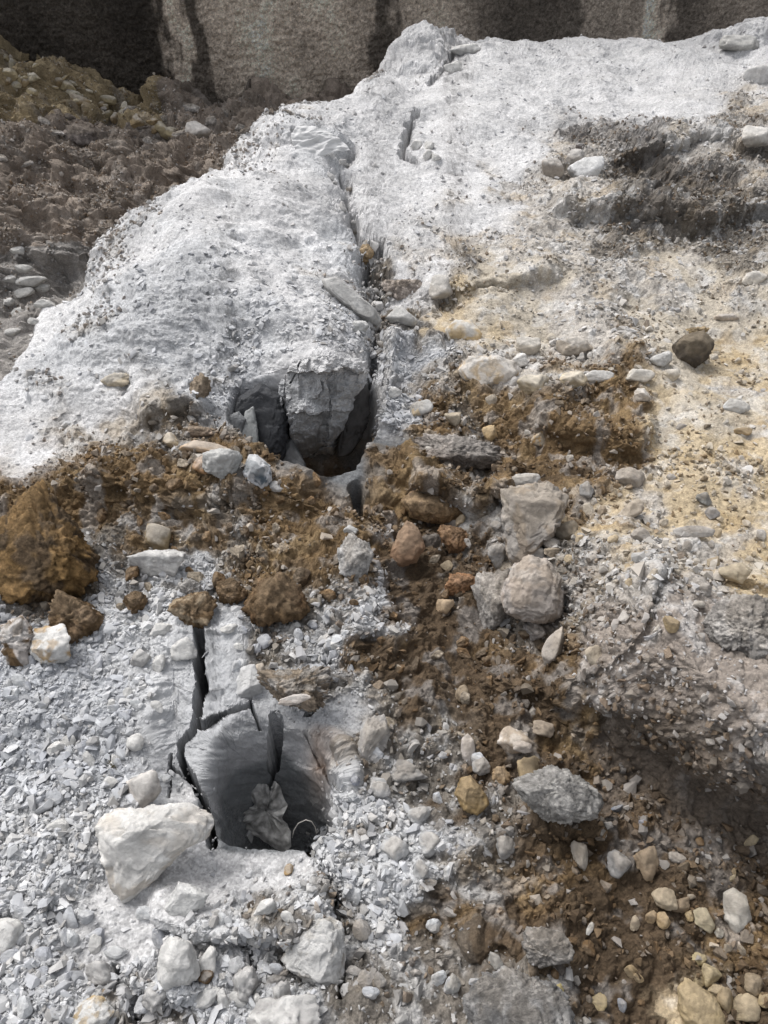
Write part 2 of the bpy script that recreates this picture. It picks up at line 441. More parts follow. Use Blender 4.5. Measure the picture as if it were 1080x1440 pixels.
# bedrock: broad fracture facets
f1, fi = plates(Xs*9+.2+.4*fbm(Xs*4, Ys*4, 3, 603), Ys*9+.4*fbm(Xs*4, Ys*4, 3, 604), 601, 1.0, .15, .8)
f2, _ = plates(Xs*26+.2, Ys*18, 605, 1.0, .1, .8)
H = H + bedw*(1-.65*sst(1.0, .8, np.sqrt(np.abs((U-390)/110)**2.3+np.abs(np.where(V < 1135, (V-1135)/138, (V-1135)/58))**2.3)))*(0.016*f1+.005*f2+.007*fbm(Xs*14, Ys*16, 6, 607, .62))
# torn soil in the valley
H = H + valley*(.13*fbm(Xs*1.6, Ys*2.2, 5, 611, .55) + .03*fbm(Xs*7, Ys*7, 3, 613))*sst(3.7, 4.7, Y)
H = H*(1-.6*steep*(V < 700))
Pd = P0 + N0*H[..., None]
X = Pd[..., 0]; Y = Pd[..., 1]; Z = Pd[..., 2]
px2, py2, dd = project(X, Y, Z)
wx = px2 + 3*fbm(X*20, Y*20, 4, 71, .5); wy = py2 + 3*fbm(X*20, Y*20, 4, 72, .5)

# gully and cracks
gul = [(490, 214), (476, 240), (491, 262), (480, 288), (500, 306), (505, 332), (523, 352), (513, 378), (530, 402), (519, 425), (535, 446), (526, 470), (521, 500), (517, 535)]
d = seg_dist(wx, wy, gul, [8, 6, 12, 5, 14, 8, 18, 20, 14, 8, 15, 10, 10, 12])
d = d + 11*fbm(U/24, V/24, 5, 81, .6); Z -= 0.06*(1-sst(-12, 18, d)) ; Z -= 0.14*(1-sst(-8, 2, d))*(.25+.75*sst(-.5, .1, fbm(U/40, V/40, 3, 83)))
d = seg_dist(wx, wy, [(585, 158), (572, 190), (566, 214), (585, 228)], [5, 8, 10, 4])
Z -= 0.12*(1-sst(-4, 3, d+4*fbm(Xs*8, Ys*8, 4, 85, .6)))
carve([(640, 72), (625, 95), (603, 118)], [3, 5, 3], .06)
carve([(278, 880), (280, 925), (283, 968), (276, 1008), (272, 1026), (254, 1046), (255, 1066), (266, 1092), (284, 1120), (292, 1150), (299, 1188)], [10, 13, 12, 7, 6, 8, 6, 8, 6, 7, 12], .30)
carve([(275, 1016), (287, 1021), (310, 1005), (332, 997), (348, 990), (352, 984)], [5, 8, 3, 4, 5, 2], .12, 1.8)
carve([(352, 992), (360, 1010), (366, 1024)], [3, 2, 2], .05, 1.8)
carve([(240, 1062), (240, 1080), (237, 1120)], [1.5, 2, 1], .05, 1.6)
carve([(240, 1078), (262, 1094)], [2, 1.5], .05, 1.6)
carve([(388, 1008), (386, 1050), (386, 1080)], [12, 16, 12], .34)
carve([(386, 1085), (382, 1110)], [3, 2], .06, 1.8)
carve([(437, 1196), (450, 1212), (468, 1245), (474, 1268)], [8, 5, 12, 10], .13, 5)
carve([(474, 1268), (480, 1330), (478, 1400)], [8, 4, 5], .05, 5)
carve([(345, 1330), (352, 1360), (345, 1385)], [5, 8, 5], .09, 5)
carve([(232, 1320), (230, 1350), (238, 1380)], [5, 7, 4], .07, 5)
carve([(160, 1365), (185, 1395), (190, 1430)], [10, 14, 8], .07, 7)
carve([(0, 1290), (14, 1292), (26, 1300)], [10, 14, 8], .06, 5)
carve([(500, 685), (504, 700), (505, 715)], [10, 12, 10], .10, 6)
carve([(795, 845), (800, 855)], [12, 14], .07, 5)
carve([(800, 495), (825, 498)], [10, 8], .05, 5)

carve([(440, 960), (446, 985), (430, 1000)], [6, 10, 8], .08, 5)
carve([(430, 1030), (455, 1080), (480, 1110)], [2, 3, 6], .03, 4)

# colour of the ground (albedo only)
col = col*(1 + 0.16*fbm(X*6, Y*6, 4, 701)[..., None])
sp1 = sst(.1, .5, fbm(X*11, Y*11, 4, 711))[..., None]
dust = np.array((.56, .565, .57))
dm = (lookup(per_code({'m': .35, 'k': .1, 'y': .3, 'M': .45, 'B': .28, 'G': .3, 'g': .3, 'T': .4, 'K': .12, 'Y': .25, 'D': .2}, 0), mxc, myc, .3)[..., None])
col = col*(1-sp1*dm) + dust*sp1*dm
# ochre smears
oc = sst(.2, .55, fbm(X*4.5+9, Y*7, 4, 721))[..., None]*(lookup(per_code({'T': .35, 'Y': .6, 'M': .2, 'B': .3, 'K': .12, 'O': .5}, 0), mxc, myc, .3)[..., None])
col = col*(1-oc) + np.array((.33, .245, .135))*oc
col = col*(1 + (i2-.5)[..., None]*0.3*dome[..., None] + (k1-.5)[..., None]*.28*gr[..., None])
vm = (valley > .5)[..., None]
vc = np.where((py < 175)[..., None] & (px < 230)[..., None], np.array((.25, .20, .125)), np.array((.22, .185, .155)))
vc = np.where((py > 350)[..., None], np.array((.26, .245, .23)), vc)
vc = vc*(1+0.5*fbm(X*5, Y*5, 4, 731)[..., None])
lightv = sst(.15, .6, fbm(X*3.1, Y*8, 4, 741))[..., None]
vc = vc*(1-.35*lightv)+np.array((.34, .315, .29))*.35*lightv
blend = sst(.25, .55, valley + .25*fbm(X*8, Y*8, 3, 751))[..., None]
col = col*(1-blend)+vc*blend
# bedrock: dust on the upper slab, a darker tone low in the bore hole, a warm flank on the right
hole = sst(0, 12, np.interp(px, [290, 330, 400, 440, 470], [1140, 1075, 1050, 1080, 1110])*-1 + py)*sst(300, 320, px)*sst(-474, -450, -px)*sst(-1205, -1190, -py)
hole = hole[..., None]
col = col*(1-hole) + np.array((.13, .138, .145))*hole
flank = (np.exp(-(((px-458)/20)**2+((py-1065)/48)**2)) * (bedw > .3))[..., None]
col = col*(1-.8*flank) + np.array((.42, .33, .27))*.8*flank
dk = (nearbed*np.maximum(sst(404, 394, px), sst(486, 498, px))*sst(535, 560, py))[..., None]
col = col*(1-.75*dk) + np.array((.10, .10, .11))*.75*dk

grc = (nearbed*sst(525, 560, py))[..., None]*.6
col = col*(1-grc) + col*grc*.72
flk = np.exp(-(np.maximum(0, seg_dist(px, py, [(541, 470), (546, 520), (532, 575), (512, 622)])-8)/5)**2)[..., None]
col = col*(1-.8*flk)+np.array((.42, .41, .40))*.8*flk
# vertex normals
P = np.stack([X, Y, Z], -1)
du = np.gradient(P, axis=1); dv = np.gradient(P, axis=0)
N = np.cross(du, -dv)
N /= np.linalg.norm(N, axis=-1, keepdims=True)+1e-12
area = np.linalg.norm(np.cross(du, dv), axis=-1)
px, py, dd = project(X, Y, Z)

idx = np.arange(NV*NU).reshape(NV, NU)
faces = np.stack([idx[1:, :-1], idx[1:, 1:], idx[:-1, 1:], idx[:-1, :-1]], -1)
fb = bedw[:-1, :-1] > .5
fp = np.where(fb & (py[:-1, :-1] < 800), 1, np.where(fb, 2, 0))
def sub(sel, name, mat):
    fs = faces[sel]
    uq, inv = np.unique(fs.ravel(), return_inverse=True)
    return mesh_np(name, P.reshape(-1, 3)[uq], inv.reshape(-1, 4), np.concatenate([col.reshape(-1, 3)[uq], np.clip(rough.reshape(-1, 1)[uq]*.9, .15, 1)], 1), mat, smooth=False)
g = sub(fp == 0, 'ground', M_ground); tag(g, kind='structure')
o = sub(fp == 1, 'bedrock_outcrop', M_bed)
tag(o, 'split grey bedrock around the upper dark pit behind the brown soil berm', 'bedrock outcrop')
o = sub(fp == 2, 'bedrock_outcrop', M_bed)
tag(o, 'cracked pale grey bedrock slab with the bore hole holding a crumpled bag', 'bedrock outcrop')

# ------------------------------------------------------------------ depth map for placing things on the ground
RB = 2
zb = np.full((740, 560), 1e3)
m = (px > 0) & (px < 1110) & (py > 0) & (py < 1470) & (Yg < 8.2) & (Yg > 0)
np.minimum.at(zb, ((py[m]/RB).astype(int), (px[m]/RB).astype(int)), dd[m])
def depth_at(x, y):
    i = int(min(max(y/RB, 0), 739)); j = int(min(max(x/RB, 0), 559))
    for r in (1, 3, 8, 20):
        w_ = zb[max(0, i-r):i+r+1, max(0, j-r):j+r+1]; w_ = w_[w_ < 900]
        if len(w_): return float(np.median(w_))
    return 2.0
def at(x, y, d=None):
    d = depth_at(x, y) if d is None else d
    return np.array([0, 0, CAM_H]) + ray(x, y)*d

# ------------------------------------------------------------------ rocks
_ico = {}
def ico(s):
    if s not in _ico:
        bm = bmesh.new(); bmesh.ops.create_icosphere(bm, subdivisions=s, radius=1)
        _ico[s] = (np.array([q.co[:] for q in bm.verts]), np.array([[q.index for q in f.verts] for f in bm.faces])); bm.free()
    return _ico[s]
def cells3(p, seed):
    """random plane height per 3D cell: broken, chunky surface"""
    i = np.floor(p).astype(np.int64); best = np.full(len(p), 9.0); val = np.zeros(len(p))
    for a in (-1, 0, 1):
        for b in (-1, 0, 1):
            for c in (-1, 0, 1):
                q = i+np.array([a, b, c]); k_ = q[:, 2]*7919
                j = np.stack([h01(q[:, 0]+k_, q[:, 1], seed+t) for t in (0, 1, 2)], 1)
                dv_ = p-(q+j); d_ = (dv_**2).sum(1)
                g_ = np.stack([h01(q[:, 0]+k_, q[:, 1], seed+t) for t in (3, 4, 5)], 1)-.5
                v_ = (h01(q[:, 0]+k_, q[:, 1], seed+6)-.5)+(g_*dv_).sum(1)*1.6
                m_ = d_ < best; val = np.where(m_, v_, val); best = np.where(m_, d_, best)
    return val
CAMF = np.array([0, cp, -sp]); CAMU = np.array([0, sp, cp]); CAMR = np.array([1.0, 0, 0])
def rock(name, cx, cy, w_, h_, colr, label, cat='rock', outline=None, rot=0, thick=.8, sharp=.9, bumpy=.055, res=4, mat=None,
         seed=None, group=None, sink=.42, depth=None, top=None, topcol=None, stain=None, tilt=0, planes=13, smooth=None):
    """a stone sized and turned in pixels, given its true size at the depth of the ground it lies on"""
    sd_ = int(cx*7+cy*13) if seed is None else seed
    if topcol is None:
        soil = (cx > 500 and cy > 560) or mat is M_clod
        topcol = (.27, .225, .17) if soil else (.48, .475, .465)
        if top is None: top = .35 if soil else .45
        if soil and group is None and max(colr) > .3: colr = tuple(q*.84 for q in colr)
    if top is None: top = .3
    if mat is M_fresh: top = 0
    rg = np.random.default_rng(sd_)
    V0, Fc = ico(res)
    D = V0.copy()
    n = rg.normal(size=(planes, 3)); n /= np.linalg.norm(n, axis=1, keepdims=True)
    hh = rg.uniform(.60, 1.0, planes)
    dots = np.maximum(D@n.T, 1e-3)
    r = hh/dots
    p_ = 14 if sharp < .7 else 34
    rr = (np.sum(r**-p_, 1))**(-1/p_)
    rr = np.minimum(rr, 1.25)
    rad = 1*(1-sharp)+rr*sharp
    if outline is not None:
        oc_ = np.array(outline, float); c0 = np.array([cx, cy])
        q = (oc_-c0)*np.array([1, -1]); ang = np.arctan2(q[:, 1], q[:, 0]); rad_o = np.hypot(q[:, 0], q[:, 1])
        o_ = np.argsort(ang); ang = ang[o_]; q = q[o_]
        th = np.arctan2(D[:, 1], D[:, 0])
        # ray / polygon edge intersection
        Rp = np.zeros(len(D)); m_ = len(ang)
        kx = np.searchsorted(ang, th)
        a0 = q[(kx-1) % m_]; b0 = q[kx % m_]
        e = b0-a0; ct, st = np.cos(th), np.sin(th)
        den = ct*e[:, 1]-st*e[:, 0]
        Rp = np.abs((a0[:, 0]*e[:, 1]-a0[:, 1]*e[:, 0])/np.where(np.abs(den) < 1e-6, 1e-6, den))
        Rp = np.minimum(Rp, rad_o.max()*1.05)
        rho = np.hypot(D[:, 0], D[:, 1]); flat = 1-np.abs(D[:, 2])**3
        rm = np.mean(rad)
        infl = np.clip(rho, 0, 1)**.72
        L_ = np.stack([ct*Rp*infl*(1-.10*(1-rad/rm)*0), st*Rp*infl, D[:, 2]*rad*thick*np.mean(Rp)], 1)
        size = np.mean(Rp)*2
    else:
        L_ = D*rad[:, None]
        ext = np.ptp(L_, axis=0); L_ = (L_-(L_.max(0)+L_.min(0))/2)/ext
        L_ = L_*np.array([w_, h_, thick*min(w_, h_)*1.1])
        ca, sa = math.cos(math.radians(rot)), math.sin(math.radians(rot))
        L_ = np.stack([L_[:, 0]*ca-L_[:, 1]*sa, L_[:, 0]*sa+L_[:, 1]*ca, L_[:, 2]], 1)
        size = (w_+h_)/2
    # displacement in a space with the stone's own proportions
    D0 = D; asp = np.ptp(L_, axis=0); D = D0*(asp/asp.mean())
    nn = 0; am = 1; fr = 1.6
    crumb = mat is M_clod
    for k in range({3: 3, 4: 5, 5: 6, 6: 7}[res]):
        q_ = n3(D*fr+sd_*.37 % 50, sd_ % 1000+k*31)
        nn = nn+am*((.35-np.abs(q_)*1.5) if (crumb and k > 0) else q_); am *= .62; fr *= 2.1
    if res >= 4:
        jit = np.stack([n3(D*2.5, 61), n3(D*2.5, 62), n3(D*2.5, 63)], 1)*.35
        nn = nn + (1.0 if crumb else 1.2)*cells3((D+jit*.5)*2.3, sd_ % 900) + (.8 if crumb else .55)*cells3((D+jit*.4)*5.5, sd_ % 900+40)
        if crumb and res >= 5: nn = nn + .45*cells3(D*13, sd_ % 900+50)
    L_ = L_*(1+bumpy*nn[:, None])
    y_low = np.min(L_[:, 1])
    d = depth_at(cx, min(cy - y_low*.55, 1435)) if depth is None else depth
    s = d/F
    c = np.array([0, 0, CAM_H]) + ray(cx, cy)*(d + (sink-.5)*thick*size*.5*s)
    W_ = (L_[:, :1]*CAMR + L_[:, 1:2]*CAMU - L_[:, 2:3]*CAMF)*s
    cc = np.tile(np.array(colr, float), (len(D), 1))
    f_ = n3(D*2.2+3, sd_ % 977+3)+.5*n3(D*5+3, sd_ % 977+13)
    cc = cc*(1+.25*f_[:, None])
    if stain is None and mat is M_clod: stain = tuple(min(1, q*1.5+.03) for q in colr)
    if stain is not None:
        q_ = sst(.0, .35, n3(D*1.7+7, sd_ % 500+77)+.4*n3(D*6, sd_ % 500+78))[:, None]; cc = cc*(1-q_)+np.array(stain)*q_
    # settled rock dust lying on upward faces
    if top:
        bm_n = (D0[:, :1]*CAMR+D0[:, 1:2]*CAMU-D0[:, 2:3]*CAMF)
        q_ = (sst(.25, .8, bm_n[:, 2]+.35*f_)*top)[:, None]; cc = cc*(1-q_)+np.array(topcol)*q_
    ob = mesh_np(name, W_, Fc, cc, mat or M_rock, smooth=(res >= 4) if smooth is None else smooth)
    ob.location = c
    tag(ob, label, cat, group)
    return ob

WHT = (.56, .55, .53); GRY = (.36, .35, .34); PNK = (.42, .385, .36); TAN = (.46, .37, .25); BRN = (.145, .095, .052); DBR = (.09, .062, .04); OCH = (.38, .26, .13)
cl = dict(mat=M_clod, bumpy=.11, res=5, sharp=.95, planes=9, top=.25, topcol=(.24, .20, .15))
# left middle
rock('boulder', 58, 778, 0, 0, (.21, .13, .055), 'huge brown clay-covered boulder with a pointed top at the left edge', 'boulder',
     outline=[(60, 682), (82, 712), (104, 745), (128, 783), (130, 812), (108, 838), (60, 860), (22, 868), (-15, 850), (-30, 790), (8, 735), (35, 700)], thick=.75, mat=M_clod, bumpy=.085, res=6, stain=(.10, .068, .04), sink=.25, top=.12)
rock('soil_clod', 112, 868, 66, 72, BRN, 'brown clay clod beside the foot of the huge boulder', 'clod', **cl)
rock('rock', 72, 905, 66, 56, WHT, 'white rock with an orange stain on its left face below the huge boulder', stain=(.38, .27, .15), res=5, bumpy=.08, rot=-8)
rock('rock', 24, 900, 46, 66, PNK, 'grey brown rough rock at the left edge beside the orange-stained white rock', res=5, bumpy=.12, stain=BRN)
rock('rock', 222, 792, 82, 40, GRY, 'pale grey rock lying under a small brown stone', res=5, bumpy=.08, rot=8, stain=WHT)
rock('rock', 222, 758, 38, 44, (.26, .20, .12), 'small rounded brown stone perched on a pale grey rock', bumpy=.05, res=4)
rock('soil_clod', 388, 842, 92, 74, BRN, 'large square brown clod with a grey edge above the cracked slab', 'clod', stain=(.14, .085, .045), **cl)
rock('soil_clod', 272, 858, 64, 50, BRN, 'brown clod capping the top of the long black crack', 'clod', stain=(.33, .26, .18), **cl)
rock('soil_clod', 326, 832, 42, 38, BRN, 'small brown clod between two larger brown clods', 'clod', **cl)
rock('soil_clod', 268, 828, 28, 30, GRY, 'small grey brown clod above the crack', 'clod', **cl)
rock('soil_clod', 190, 848, 34, 32, BRN, 'small dark brown clod right of the brown clay clod', 'clod', **cl)
rock('rock', 225, 885, 34, 20, WHT, 'flat pale stone left of the crack top', rot=20, thick=.5)
rock('rock', 258, 912, 38, 34, WHT, 'flat white slab chip against the left side of the black crack', thick=.4, sharp=1)
rock('rock', 322, 884, 26, 14, WHT, 'small white block right of the crack top', thick=.7, sharp=1)
rock('rock', 220, 933, 26, 26, WHT, 'pale pebble above the cracked slab on its left', thick=.7)
rock('rock', 198, 925, 30, 26, GRY, 'grey pebble left of the cracked slab top', thick=.7)
rock('rock', 190, 1045, 24, 24, WHT, 'round white pebble on the grey chips left of the bore hole', thick=.8, sharp=.4)
rock('rock', 163, 1068, 14, 16, WHT, 'small white pebble just below the round one', thick=.8)
rock('rock', 82, 1163, 32, 22, WHT, 'white stone on the chips left of the big pale rock', rot=12, thick=.6)
rock('rock', 200, 1112, 52, 56, (.46, .43, .40), 'tan block of bedrock above the big pale rock', thick=.6, sharp=.9, bumpy=.05, sink=.6)
# lower left
rock('boulder', 215, 1190, 0, 0, (.60, .585, .56), 'big pale chalky wedge-shaped rock left of the bore hole', 'boulder',
     outline=[(139, 1160), (150, 1148), (180, 1140), (235, 1130), (262, 1133), (293, 1145), (299, 1160), (290, 1178), (262, 1190), (238, 1216), (215, 1238), (192, 1258), (178, 1262), (160, 1240), (150, 1205), (141, 1185)],
     thick=.55, sharp=.8, bumpy=.045, res=6, stain=(.50, .46, .41), sink=.2)
rock('rock', 262, 1265, 0, 0, (.55, .55, .54), 'pale triangular rock below the big pale rock', outline=[(232, 1275), (252, 1240), (268, 1245), (293, 1258), (284, 1275), (262, 1290), (240, 1290)], thick=.5, res=5, sink=.2)
rock('boulder', 443, 1340, 0, 0, (.46, .455, .445), 'rough pale grey boulder at the bottom left of centre', 'boulder', outline=[(398, 1350), (415, 1318), (438, 1297), (462, 1292), (480, 1305), (484, 1345), (482, 1378), (462, 1388), (430, 1372)], thick=.6, bumpy=.07, res=6, stain=(.34, .32, .29), sink=.15)
rock('rock', 132, 1432, 62, 56, WHT, 'pale rock cut by the bottom edge near the left corner', res=5, stain=(.38, .28, .15), bumpy=.06)
rock('rock', 400, 1432, 100, 62, GRY, 'wide grey rock cut by the bottom edge', res=5, bumpy=.08, stain=WHT)
rock('rock', 290, 1355, 30, 42, WHT, 'upright pale stone among the lower left rubble', res=4, rot=-10)
rock('rock', 250, 1355, 56, 80, WHT, 'tall pale block in the lower left rubble', res=5, sink=.5, bumpy=.06)
rock('rock', 288, 1405, 48, 26, WHT, 'long pale stone standing over the dark gap at bottom left', rot=45, thick=.6)
rock('rock', 220, 1402, 40, 36, GRY, 'grey rounded clod in the lower left rubble', bumpy=.08)
rock('rock', 315, 1408, 18, 34, WHT, 'narrow pale stone in the lower left rubble', thick=.7)
rock('rock', 356, 1320, 24, 22, WHT, 'pale pebble left of the rough grey boulder', thick=.8)
rock('rock', 371, 1277, 36, 22, WHT, 'pale stone on gravel below the bore hole rim', rot=25)
rock('rock', 395, 1400, 26, 36, GRY, 'grey clod below the rough grey boulder', bumpy=.1)
rock('rock', 345, 1385, 36, 46, GRY, 'grey lump beside the small dark gap at bottom', bumpy=.1)
rock('rock', 140, 1365, 44, 36, GRY, 'pale grey clod in the gravel near the bottom left', bumpy=.08, sink=.5)
rock('rock', 290, 1375, 22, 18, BRN, 'small brown-topped stone in the lower rubble', bumpy=.1)
rock('rock', 8, 1320, 40, 50, WHT, 'pale rock cut by the left edge near the bottom', res=4, sink=.5)
rock('rock', 406, 1223, 13, 15, OCH, 'tiny orange cube-like pebble below the bore hole', sharp=1)
# upper pit
blk = dict(mat=M_bed, res=6)
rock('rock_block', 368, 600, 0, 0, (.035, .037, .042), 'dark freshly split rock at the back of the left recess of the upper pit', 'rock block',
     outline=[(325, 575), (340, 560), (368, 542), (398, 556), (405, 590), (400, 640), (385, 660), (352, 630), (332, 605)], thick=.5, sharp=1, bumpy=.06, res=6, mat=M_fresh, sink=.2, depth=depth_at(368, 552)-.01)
rock('rock_block', 412, 650, 0, 0, (.22, .225, .23), 'grey rock foot at the bottom of the upper pit', 'rock block', outline=[(385, 640), (410, 615), (424, 640), (435, 668), (415, 680), (390, 678)], thick=.7, sharp=1, bumpy=.05, res=5, mat=M_fresh, depth=depth_at(412, 560)-.0)
rock('rock_shard', 350, 598, 0, 0, (.30, .31, .31), 'upright grey shard leaning in the left of the upper pit', 'rock shard', outline=[(345, 578), (357, 572), (362, 600), (364, 628), (350, 634), (335, 625)], thick=.4, sharp=1, bumpy=.05, res=5, mat=M_fresh, depth=depth_at(350, 560)-.08)
rock('rock_shard', 333, 592, 0, 0, (.17, .175, .18), 'small dark grey shard at the far left of the upper pit', 'rock shard', outline=[(320, 585), (336, 578), (346, 590), (338, 618), (322, 610)], thick=.6, sharp=1, bumpy=.05, res=5, mat=M_fresh, depth=depth_at(350, 560)-.09)
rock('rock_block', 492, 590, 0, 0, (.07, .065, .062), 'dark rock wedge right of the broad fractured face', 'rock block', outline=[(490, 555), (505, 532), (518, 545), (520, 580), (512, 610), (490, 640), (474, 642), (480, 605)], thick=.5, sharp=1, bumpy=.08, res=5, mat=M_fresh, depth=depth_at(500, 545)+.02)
rock('rock', 552, 552, 25, 17, WHT, 'small white stone right of the upper pit', thick=.6)
rock('rock', 311, 654, 54, 46, (.34, .34, .33), 'rough grey rock at the lower left rim of the upper pit', bumpy=.07, res=5, sharp=.9)
rock('rock', 362, 664, 0, 0, (.50, .51, .53), 'white and blue grey broken rock at the rim of the upper pit', outline=[(341, 665), (350, 640), (362, 640), (380, 655), (383, 675), (372, 692), (350, 680)], stain=(.10, .125, .15), sharp=1, res=5, thick=.8)
rock('rock', 290, 630, 80, 18, (.45, .33, .22), 'flat orange-brown slab above the rough grey rock', thick=.8, sharp=.9, rot=-8)
rock('rock', 240, 620, 26, 24, (.50, .40, .27), 'small orange tan stone left of the flat slab', sharp=1)
rock('rock', 285, 655, 26, 30, (.36, .22, .12), 'orange brown stone touching the rough grey rock', bumpy=.08)
rock('soil_clod', 283, 608, 34, 16, (.26, .20, .15), 'thin brown clod above the flat orange slab', 'clod', mat=M_clod, bumpy=.15, res=4)
rock('soil_clod', 280, 545, 30, 36, (.24, .19, .14), 'brown crumbly clod on the white slope above the pit', 'clod', mat=M_clod, bumpy=.16, res=4)
rock('rock', 165, 535, 42, 22, (.44, .38, .29), 'tan stone lying on the white slope at left', bumpy=.1, rot=18)
rock('rock', 390, 684, 24, 16, GRY, 'small grey stone on the pit rim', sharp=1)
def face_block(name, centre, outline, cracks, Yf, label, back=.45, seed=3, colr=(.43, .435, .445), facet=.05):
    """a broken rock column: an uneven, faceted front face with a solid body running back into the slope"""
    ol = np.array(outline, float); m_ = len(ol); nt_, nr, nb = 300, 64, 16
    th = np.linspace(0, m_, nt_, endpoint=False); i0 = np.floor(th).astype(int); f_ = (th-i0)[:, None]
    edge = ol[i0 % m_]*(1-f_)+ol[(i0+1) % m_]*f_
    edge = edge + 1.6*np.stack([fbm(edge[:, 0]/9, edge[:, 1]/9, 4, seed), fbm(edge[:, 0]/9, edge[:, 1]/9, 4, seed+1)], 1)
    T, R_ = np.meshgrid(np.arange(nt_), np.linspace(.01, 1, nr))
    ex_ = centre[0]+(edge[None, :, 0]-centre[0])*R_; ey_ = centre[1]+(edge[None, :, 1]-centre[1])*R_
    wxx = ex_+5*fbm(ex_/22, ey_/22, 3, seed+2); wyy = ey_+5*fbm(ex_/22, ey_/22, 3, seed+3)
    p1, _ = plates(wxx/42, wyy/58, seed+4, 1.6, .12, .9); p2, _ = plates(wxx/15, wyy/20, seed+5, 1.4, .12, .8)
    off = -facet*(p1-.4) - facet*.26*(p2-.4) - .007*fbm(ex_/11, ey_/11, 6, seed+6, .62) - .05*(1-R_**3)
    cd = seg_dist(wxx*.5+ex_*.5, wyy*.5+ey_*.5, cracks[0]);
    for c_ in cracks[1:]: cd = np.minimum(cd, seg_dist(ex_, ey_, c_))
    off = off + .02*(1-sst(.2, 1.5, cd+1.2*fbm(ex_/12, ey_/12, 3, seed+12)))
    off = off + .10*sst(600, 665, ey_)           # the foot is broken back under the face
    b1 = (ex_-540)/F; b2 = (720-ey_)/F
    ryy = cp+b2*sp; rzz = -sp+b2*cp
    t_ = (Yf+off)/ryy
    Vx = b1*t_; Vy = Yf+off; Vz = CAM_H+rzz*t_
    rings = [np.stack([Vx, Vy, Vz], -1)]
    last = rings[0][-1]
    bk = np.linspace(0, 1, nb+1)[1:, None]
    body = np.stack([np.repeat(last[None, :, 0], nb, 0), last[None, :, 1]+bk*back, np.repeat(last[None, :, 2], nb, 0)-.30*bk], -1)
    q = body.reshape(-1, 3)
    nzz = (.022*n3(q*14, seed+7)+.010*n3(q*40, seed+8)).reshape(nb, nt_, 1)
    body[..., [0, 2]] += nzz*np.minimum(bk*6, 1)[..., None]
    V3 = np.concatenate([rings[0], body], 0)
    id_ = np.arange(V3.shape[0]*nt_).reshape(V3.shape[0], nt_); nx = np.roll(id_, -1, 1)
    fs = np.stack([id_[:-1], nx[:-1], nx[1:], id_[1:]], -1).reshape(-1, 4)
    V3 = V3.reshape(-1, 3)
    c0 = V3.mean(0)
    tri = fs
    cc = np.tile(np.array(colr), (len(V3), 1))*(1+.28*fbm(V3[:, 0]*14, V3[:, 2]*14, 5, seed+9)[:, None])
    g_ = np.zeros(len(V3)); g_[nr*nt_:] = 1                       # dusty top of the body
    ee = np.concatenate([ey_.ravel(), np.full(nb*nt_, 500.0)])
    ds = (1-sst(512, 548, ee+14*fbm(V3[:, 0]*12, V3[:, 2]*12, 4, seed+10)))[:, None]*.9
    cc = cc*(1-ds)+np.array(PAL['W'])*ds
    ob = mesh_np(name, V3-c0, fs, cc, M_bed, smooth=False); ob.location = c0
    return tag(ob, label, 'rock block')
Yc_ = float(base_from_px(450, 556)[1])
face_block('rock_block', (452, 570), [(403, 520), (415, 508), (440, 500), (470, 501), (498, 508), (513, 520), (510, 542), (497, 560), (489, 586), (482, 606), (470, 618), (468, 640), (456, 660), (432, 664), (420, 645), (410, 620), (403, 580), (401, 545)],
    [[(408, 540), (419, 520), (424, 505)], [(440, 640), (452, 628), (470, 626)]], Yc_-.04,
    'broad fractured grey rock face standing between the dark recess and the black pit', seed=33)
face_block('rock_block', (398, 590), [(391, 540), (400, 528), (406, 560), (407, 610), (404, 655), (396, 640), (390, 600)], [[(398, 560), (399, 640)]], Yc_-.01,
    'narrow upright grey column along the left of the broad fractured face', seed=57, colr=(.30, .305, .315), facet=.02)
# along the gully
rock('rock_slab', 497, 428, 0, 0, (.33, .325, .315), 'long grey slab tilted over the dark gap in the gully', 'rock slab', outline=[(452, 392), (472, 390), (500, 410), (530, 438), (538, 452), (528, 458), (505, 448), (478, 424), (456, 406)], thick=.7, sharp=1, bumpy=.05, res=5, depth=depth_at(500, 435)-.03, top=.5)
rock('rock', 507, 460, 22, 20, (.40, .40, .39), 'small grey block under the end of the long slab', sharp=1)
rock('rock', 565, 445, 46, 28, (.45, .44, .42), 'pale block right of the gully end', sharp=1, sink=.6)
rock('rock', 565, 408, 60, 30, (.30, .26, .23), 'grey brown lump in the hollow right of the gully', bumpy=.1, mat=M_clod, res=5, sink=.6)
rock('rock', 620, 405, 34, 34, (.46, .43, .39), 'beige smooth stone right of the gully hollow', sink=.6)
rock('soil_clod', 515, 358, 22, 30, (.36, .26, .15), 'ochre clod stuck in the narrow gully', 'clod', mat=M_clod, bumpy=.15)
for i, (x, y, a, b, lb) in enumerate([(586, 205, 17, 15, 'left white stone of the cluster in the crest crack'), (602, 218, 16, 14, 'middle white stone of the cluster in the crest crack'), (614, 222, 13, 12, 'right white stone of the cluster in the crest crack'),
        (604, 205, 14, 12, 'upper white stone of the cluster in the crest crack'), (637, 96, 26, 18, 'white block beside the crack below the crest'), (655, 70, 44, 14, 'white broken block on the ridge crest'), (486, 233, 12, 9, 'tiny dark stone below the torn plastic sheet')]):
    rock('rock', x, y, a, b, WHT if i < 6 else GRY, lb, sharp=1, thick=.9, top=.6, topcol=WHT)
gx = [(483, 232), (490, 262), (486, 292), (500, 318), (510, 345), (520, 372), (512, 392), (528, 405), (536, 430), (500, 330), (526, 350), (545, 415), (470, 250), (520, 452), (538, 480), (530, 500)]
